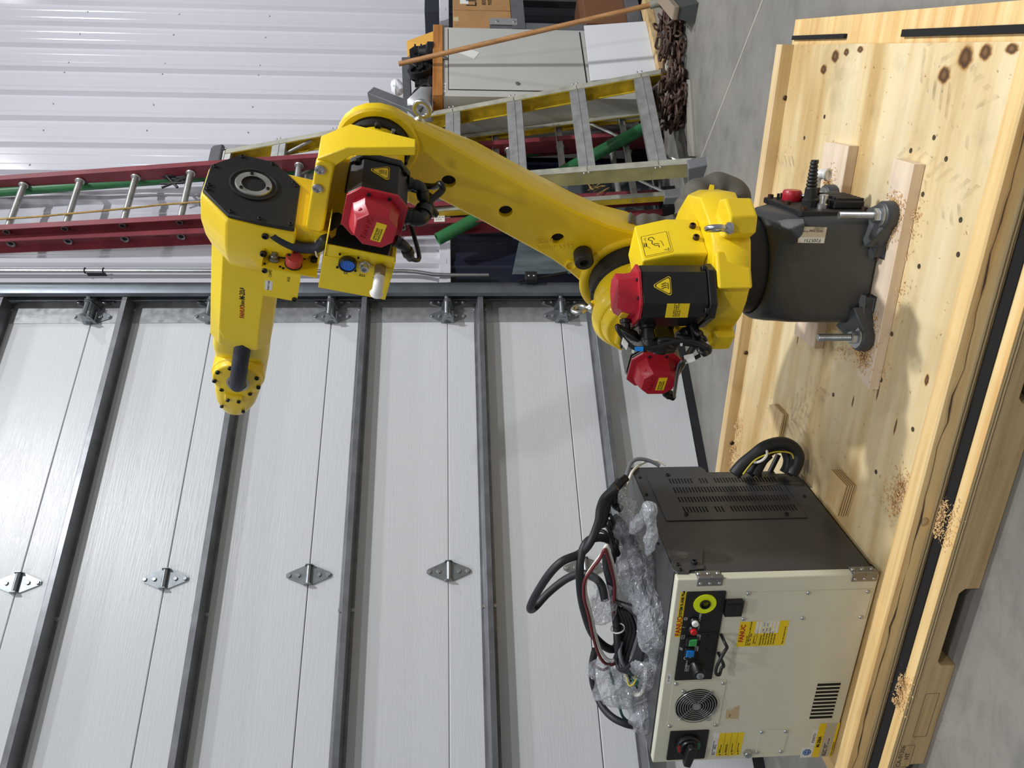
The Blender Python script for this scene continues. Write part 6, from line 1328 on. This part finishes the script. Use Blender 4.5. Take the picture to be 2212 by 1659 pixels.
def cbox(x0, x1, y0, y1, z0_, z1_, label, texts=()):
    b = MB(DOOR); b.box(x0, x1, y0, y1, z0_, z1_); o = b.build('cardboard_box', CARD, None, bev=.002); tag(o, label, 'box', 'cardboard boxes on the shelf rack')
    b = MB(DOOR); b.box((x0 + x1) / 2 - .02, (x0 + x1) / 2 + .02, y0 - .0006, y1, z1_ - .03, z1_ + .0006); b.build('packing_tape', TAN, o)
    for s, x, z, sz in texts: text(o, s, (x, y0 - .001, z), (1, 0, 0), (0, 0, 1), sz, INK, DOOR, 'CENTER')
    return o
o = cbox(1.955, 2.3, -.41, -.1, .812, 1.152, 'cardboard box with big black lettering and a white shipping label', (('LI', 2.02, 1.04, .09), ('800\n900', 2.03, .95, .035)))
b = MB(DOOR); b.box(2.01, 2.14, -.4112, -.4102, 1.06, 1.11); b.build('shipping_label', PAPER, o)
cbox(1.775, 1.95, -.41, -.1, .812, 1.15, 'plain cardboard box nearest the grey cabinet', ())
b = MB(DOOR); b.box(1.80, 1.92, -.4112, -.4106, .83, .93); b.box(1.804, 1.916, -.4115, -.411, .834, .926); b.v = b.v[:8]; b.f = b.f[:6]
b = MB(DOOR); b.box(1.9, 2.35, -.38, -.08, .111, .36); tag(b.build('cardboard_box', mat('brown_box', (118, 78, 52), .75), None, bev=.002), 'brown cardboard box low on the rack behind the broom', 'box', 'cardboard boxes on the shelf rack')
b = MB(DOOR); b.box(2.25, 2.4, -.2, -.01, 1.24, 1.33); tag(b.build('dark_bracket', mat('dark_blue_grey', (52, 58, 72), .4, .3), None, bev=.002), 'dark bracket on the white wall above the cardboard boxes', 'bracket')
# ---- push broom
bm_ = thing('push_broom', DOOR @ T(1.3, -.8, 0), 'push broom with a long wooden handle leaning on the grey cabinet', 'broom')
hd_ = [(1.3232,-0.86,0.2083),(1.3886,-0.86,0.0716)]; tp = [(1.3833,-0.462,1.4472)][0]
b = MB(DOOR); e0, e1 = V(hd_[1]), V(tp); b.tube([e0, e0.lerp(e1, .5), e1], .0135, 12, smooth=False); b.build('handle', BRWD, bm_, smooth=60)
c0 = V((1.27, -.93, .09)); ax = (V((1.10, -.985, .085)) - V((1.45, -.87, .095))).normalized()
HBM = DOOR @ frame(V((1.30, -.93, .105)), -ax, V((0, 0, 1)))
b = MB(HBM); b.prism(rrect(-.24, .24, -.014, .018, .01), 2, -.03, .03, .003); b.build('broom_head', mat('worn_broom_block', (142, 128, 110), .7), bm_)
b = MB(HBM); random.seed(2)
b.loft([[(-.235, -.014, -.026), (.235, -.014, -.026), (.235, -.014, .026), (-.235, -.014, .026)], [(-.245, -.1, -.04), (.245, -.1, -.04), (.245, -.1, .05), (-.245, -.1, .05)]])
for i in range(420):
    x = random.uniform(-.235, .235); z = random.choice((-1, 1)) * random.uniform(.018, .027); dx = random.uniform(-.012, .012)
    b.add([(x - .0015, -.014, z), (x + .0015, -.014, z), (x + dx, -.104, z * 1.75 + .004)], [(0, 1, 2)])
o = b.build('bristles', mat('grey_bristles', (74, 76, 76), .8, var=.3, vs=60, stretch=(8, 1, 8), bump=.8, bs=200), bm_, smooth=0); o['kind'] = 'stuff'
b = MB(DOOR); m0 = e0.lerp(e1, .03); b.tube([m0, m0 + V((.0, .03, -.05)), V((1.36, -.9, .12))], .006, 8); b.lathe([(.02, 0), (.02, .05)], e0.lerp(e1, .02), (e1 - e0), 12); b.build('handle_brace', LEDGE, bm_)
# ---- rusty chain heap
b = MB(DOOR); random.seed(21); 
for i in range(190):
    t = random.random(); x = .78 + t * .62; w = .10 + .03 * math.sin(t * 9); y = -.66 - .24 * (t ** .8) * .9 + random.uniform(-w, w) * .8 + (.06 if t < .4 else 0); h = max(.0, .12 - abs(random.gauss(0, .04))) * random.random()
    M = T(x, y, .016 + h) @ RZ(random.random() * 6) @ RX(random.uniform(-1.2, 1.2)); R_, L_, r_ = .015, .018, .0062
    P = [(R_ * math.cos(a) + (L_ if math.cos(a) > 0 else -L_), R_ * math.sin(a), 0) for a in [PI / 8 + k * PI / 4 for k in range(8)]]
    b.tube(P, r_, 5, M, smooth=False, closed=True)
tag(b.build('rusty_chain', RUST, None, smooth=60), 'heap of heavy rusty chain on the floor by the stepladder foot', 'chain')
b = MB(DOOR); b.sphere((1.22, -.74, .06), .06, 16, 10, (1.6, .8, .9)); o = tag(b.build('plastic_bag', FILM, None, smooth=0), 'clear plastic bag lying on the rusty chain beside the broom', 'bag')
for v in o.data.vertices: v.co += noise.noise_vector(v.co * 22) * .035
# ---- plank and red strap on the floor by the ladder feet, dark panels at the wall foot
def floorplank(pts_, h, m, label, cat, name):
    b = MB(); b.prism(pts_, 2, .0, h, .001); return tag(b.build(name, m, None), label, cat)
floorplank([(1.4921,3.7313),(1.4718,3.6798),(1.0803,3.6197),(1.1101,3.7208)], .012, mat('pale_floor_strip', (150, 146, 136), .6), 'pale flat strip on the floor beneath the stepladder feet', 'strip', 'floor_strip')
dk = [(0.2742,-0.3,0.8538),(0.2054,-0.3,0.7379),(0.0705,-0.3,0.5436),(0.0196,-0.3,0.8662)]
b = MB(DOOR); b.add([(.24, -.10, .05), (.93, -.10, .05), (.93, -.05, .72), (.27, -.05, .86), (.24, -.096, .05), (.93, -.096, .05), (.93, -.046, .72), (.27, -.046, .86)], [(0, 1, 2, 3), (4, 7, 6, 5), (0, 4, 5, 1), (1, 5, 6, 2), (2, 6, 7, 3), (3, 7, 4, 0)])
m_, nt_, p_ = new_mat('smoky_clear_sheet'); p_.inputs['Base Color'].default_value = C3((120, 132, 136)); p_.inputs['Roughness'].default_value = .12; n_ = tex_noise(nt_, 7, 4, (3, 3, .6)); r_ = ramp(nt_, n_.outputs[0], [(.35, (.25, .25, .25, 1)), (.65, (.6, .6, .6, 1))]); nt_.links.new(r_.outputs[0], p_.inputs['Alpha'])
tag(b.build('clear_sheet', m_, None), 'smoky clear plastic sheet leaning on the navy wainscot', 'sheet')
b = MB(DOOR); b.box(.495, .53, -.068, -.063, .79, .845); tag(b.build('blue_tape', BLU, None), 'small blue tape on the smoky clear sheet beside the upper arm', 'tape') if False else tag(b.build('blue_tape', mat('blue_tape', (40, 110, 200), .5), None), 'small blue tape on the smoky clear sheet beside the upper arm', 'tape')
b = MB(DOOR); q = [(0.166,-0.12,0.8433),(0.1767,-0.12,0.8002),(0.1874,-0.12,0.7398),(0.2037,-0.12,0.6701),(0.2228,-0.12,0.5824)]
b.tube(q, .008, 8); cb_ = tag(b.build('black_hose', BLK, None, smooth=60), 'thin black hose with a clamp block crossing the foot of the clear sheet', 'hose')
q2 = [(0.1875,-0.13,0.7727)][0]
b = MB(DOOR); b.box(q2[0] - .03, q2[0] + .02, q2[1] - .02, q2[1] + .02, q2[2] - .03, q2[2] + .03); kb_ = b.build('clamp_block', BLM, cb_, bev=.002)
for dz in (-.014, .012): put(SCREW, kb_, face(DOOR, (q2[0] - .008, q2[1] - .02, q2[2] + dz), (0, -1, 0)))
EOF_ = None

settle_text()
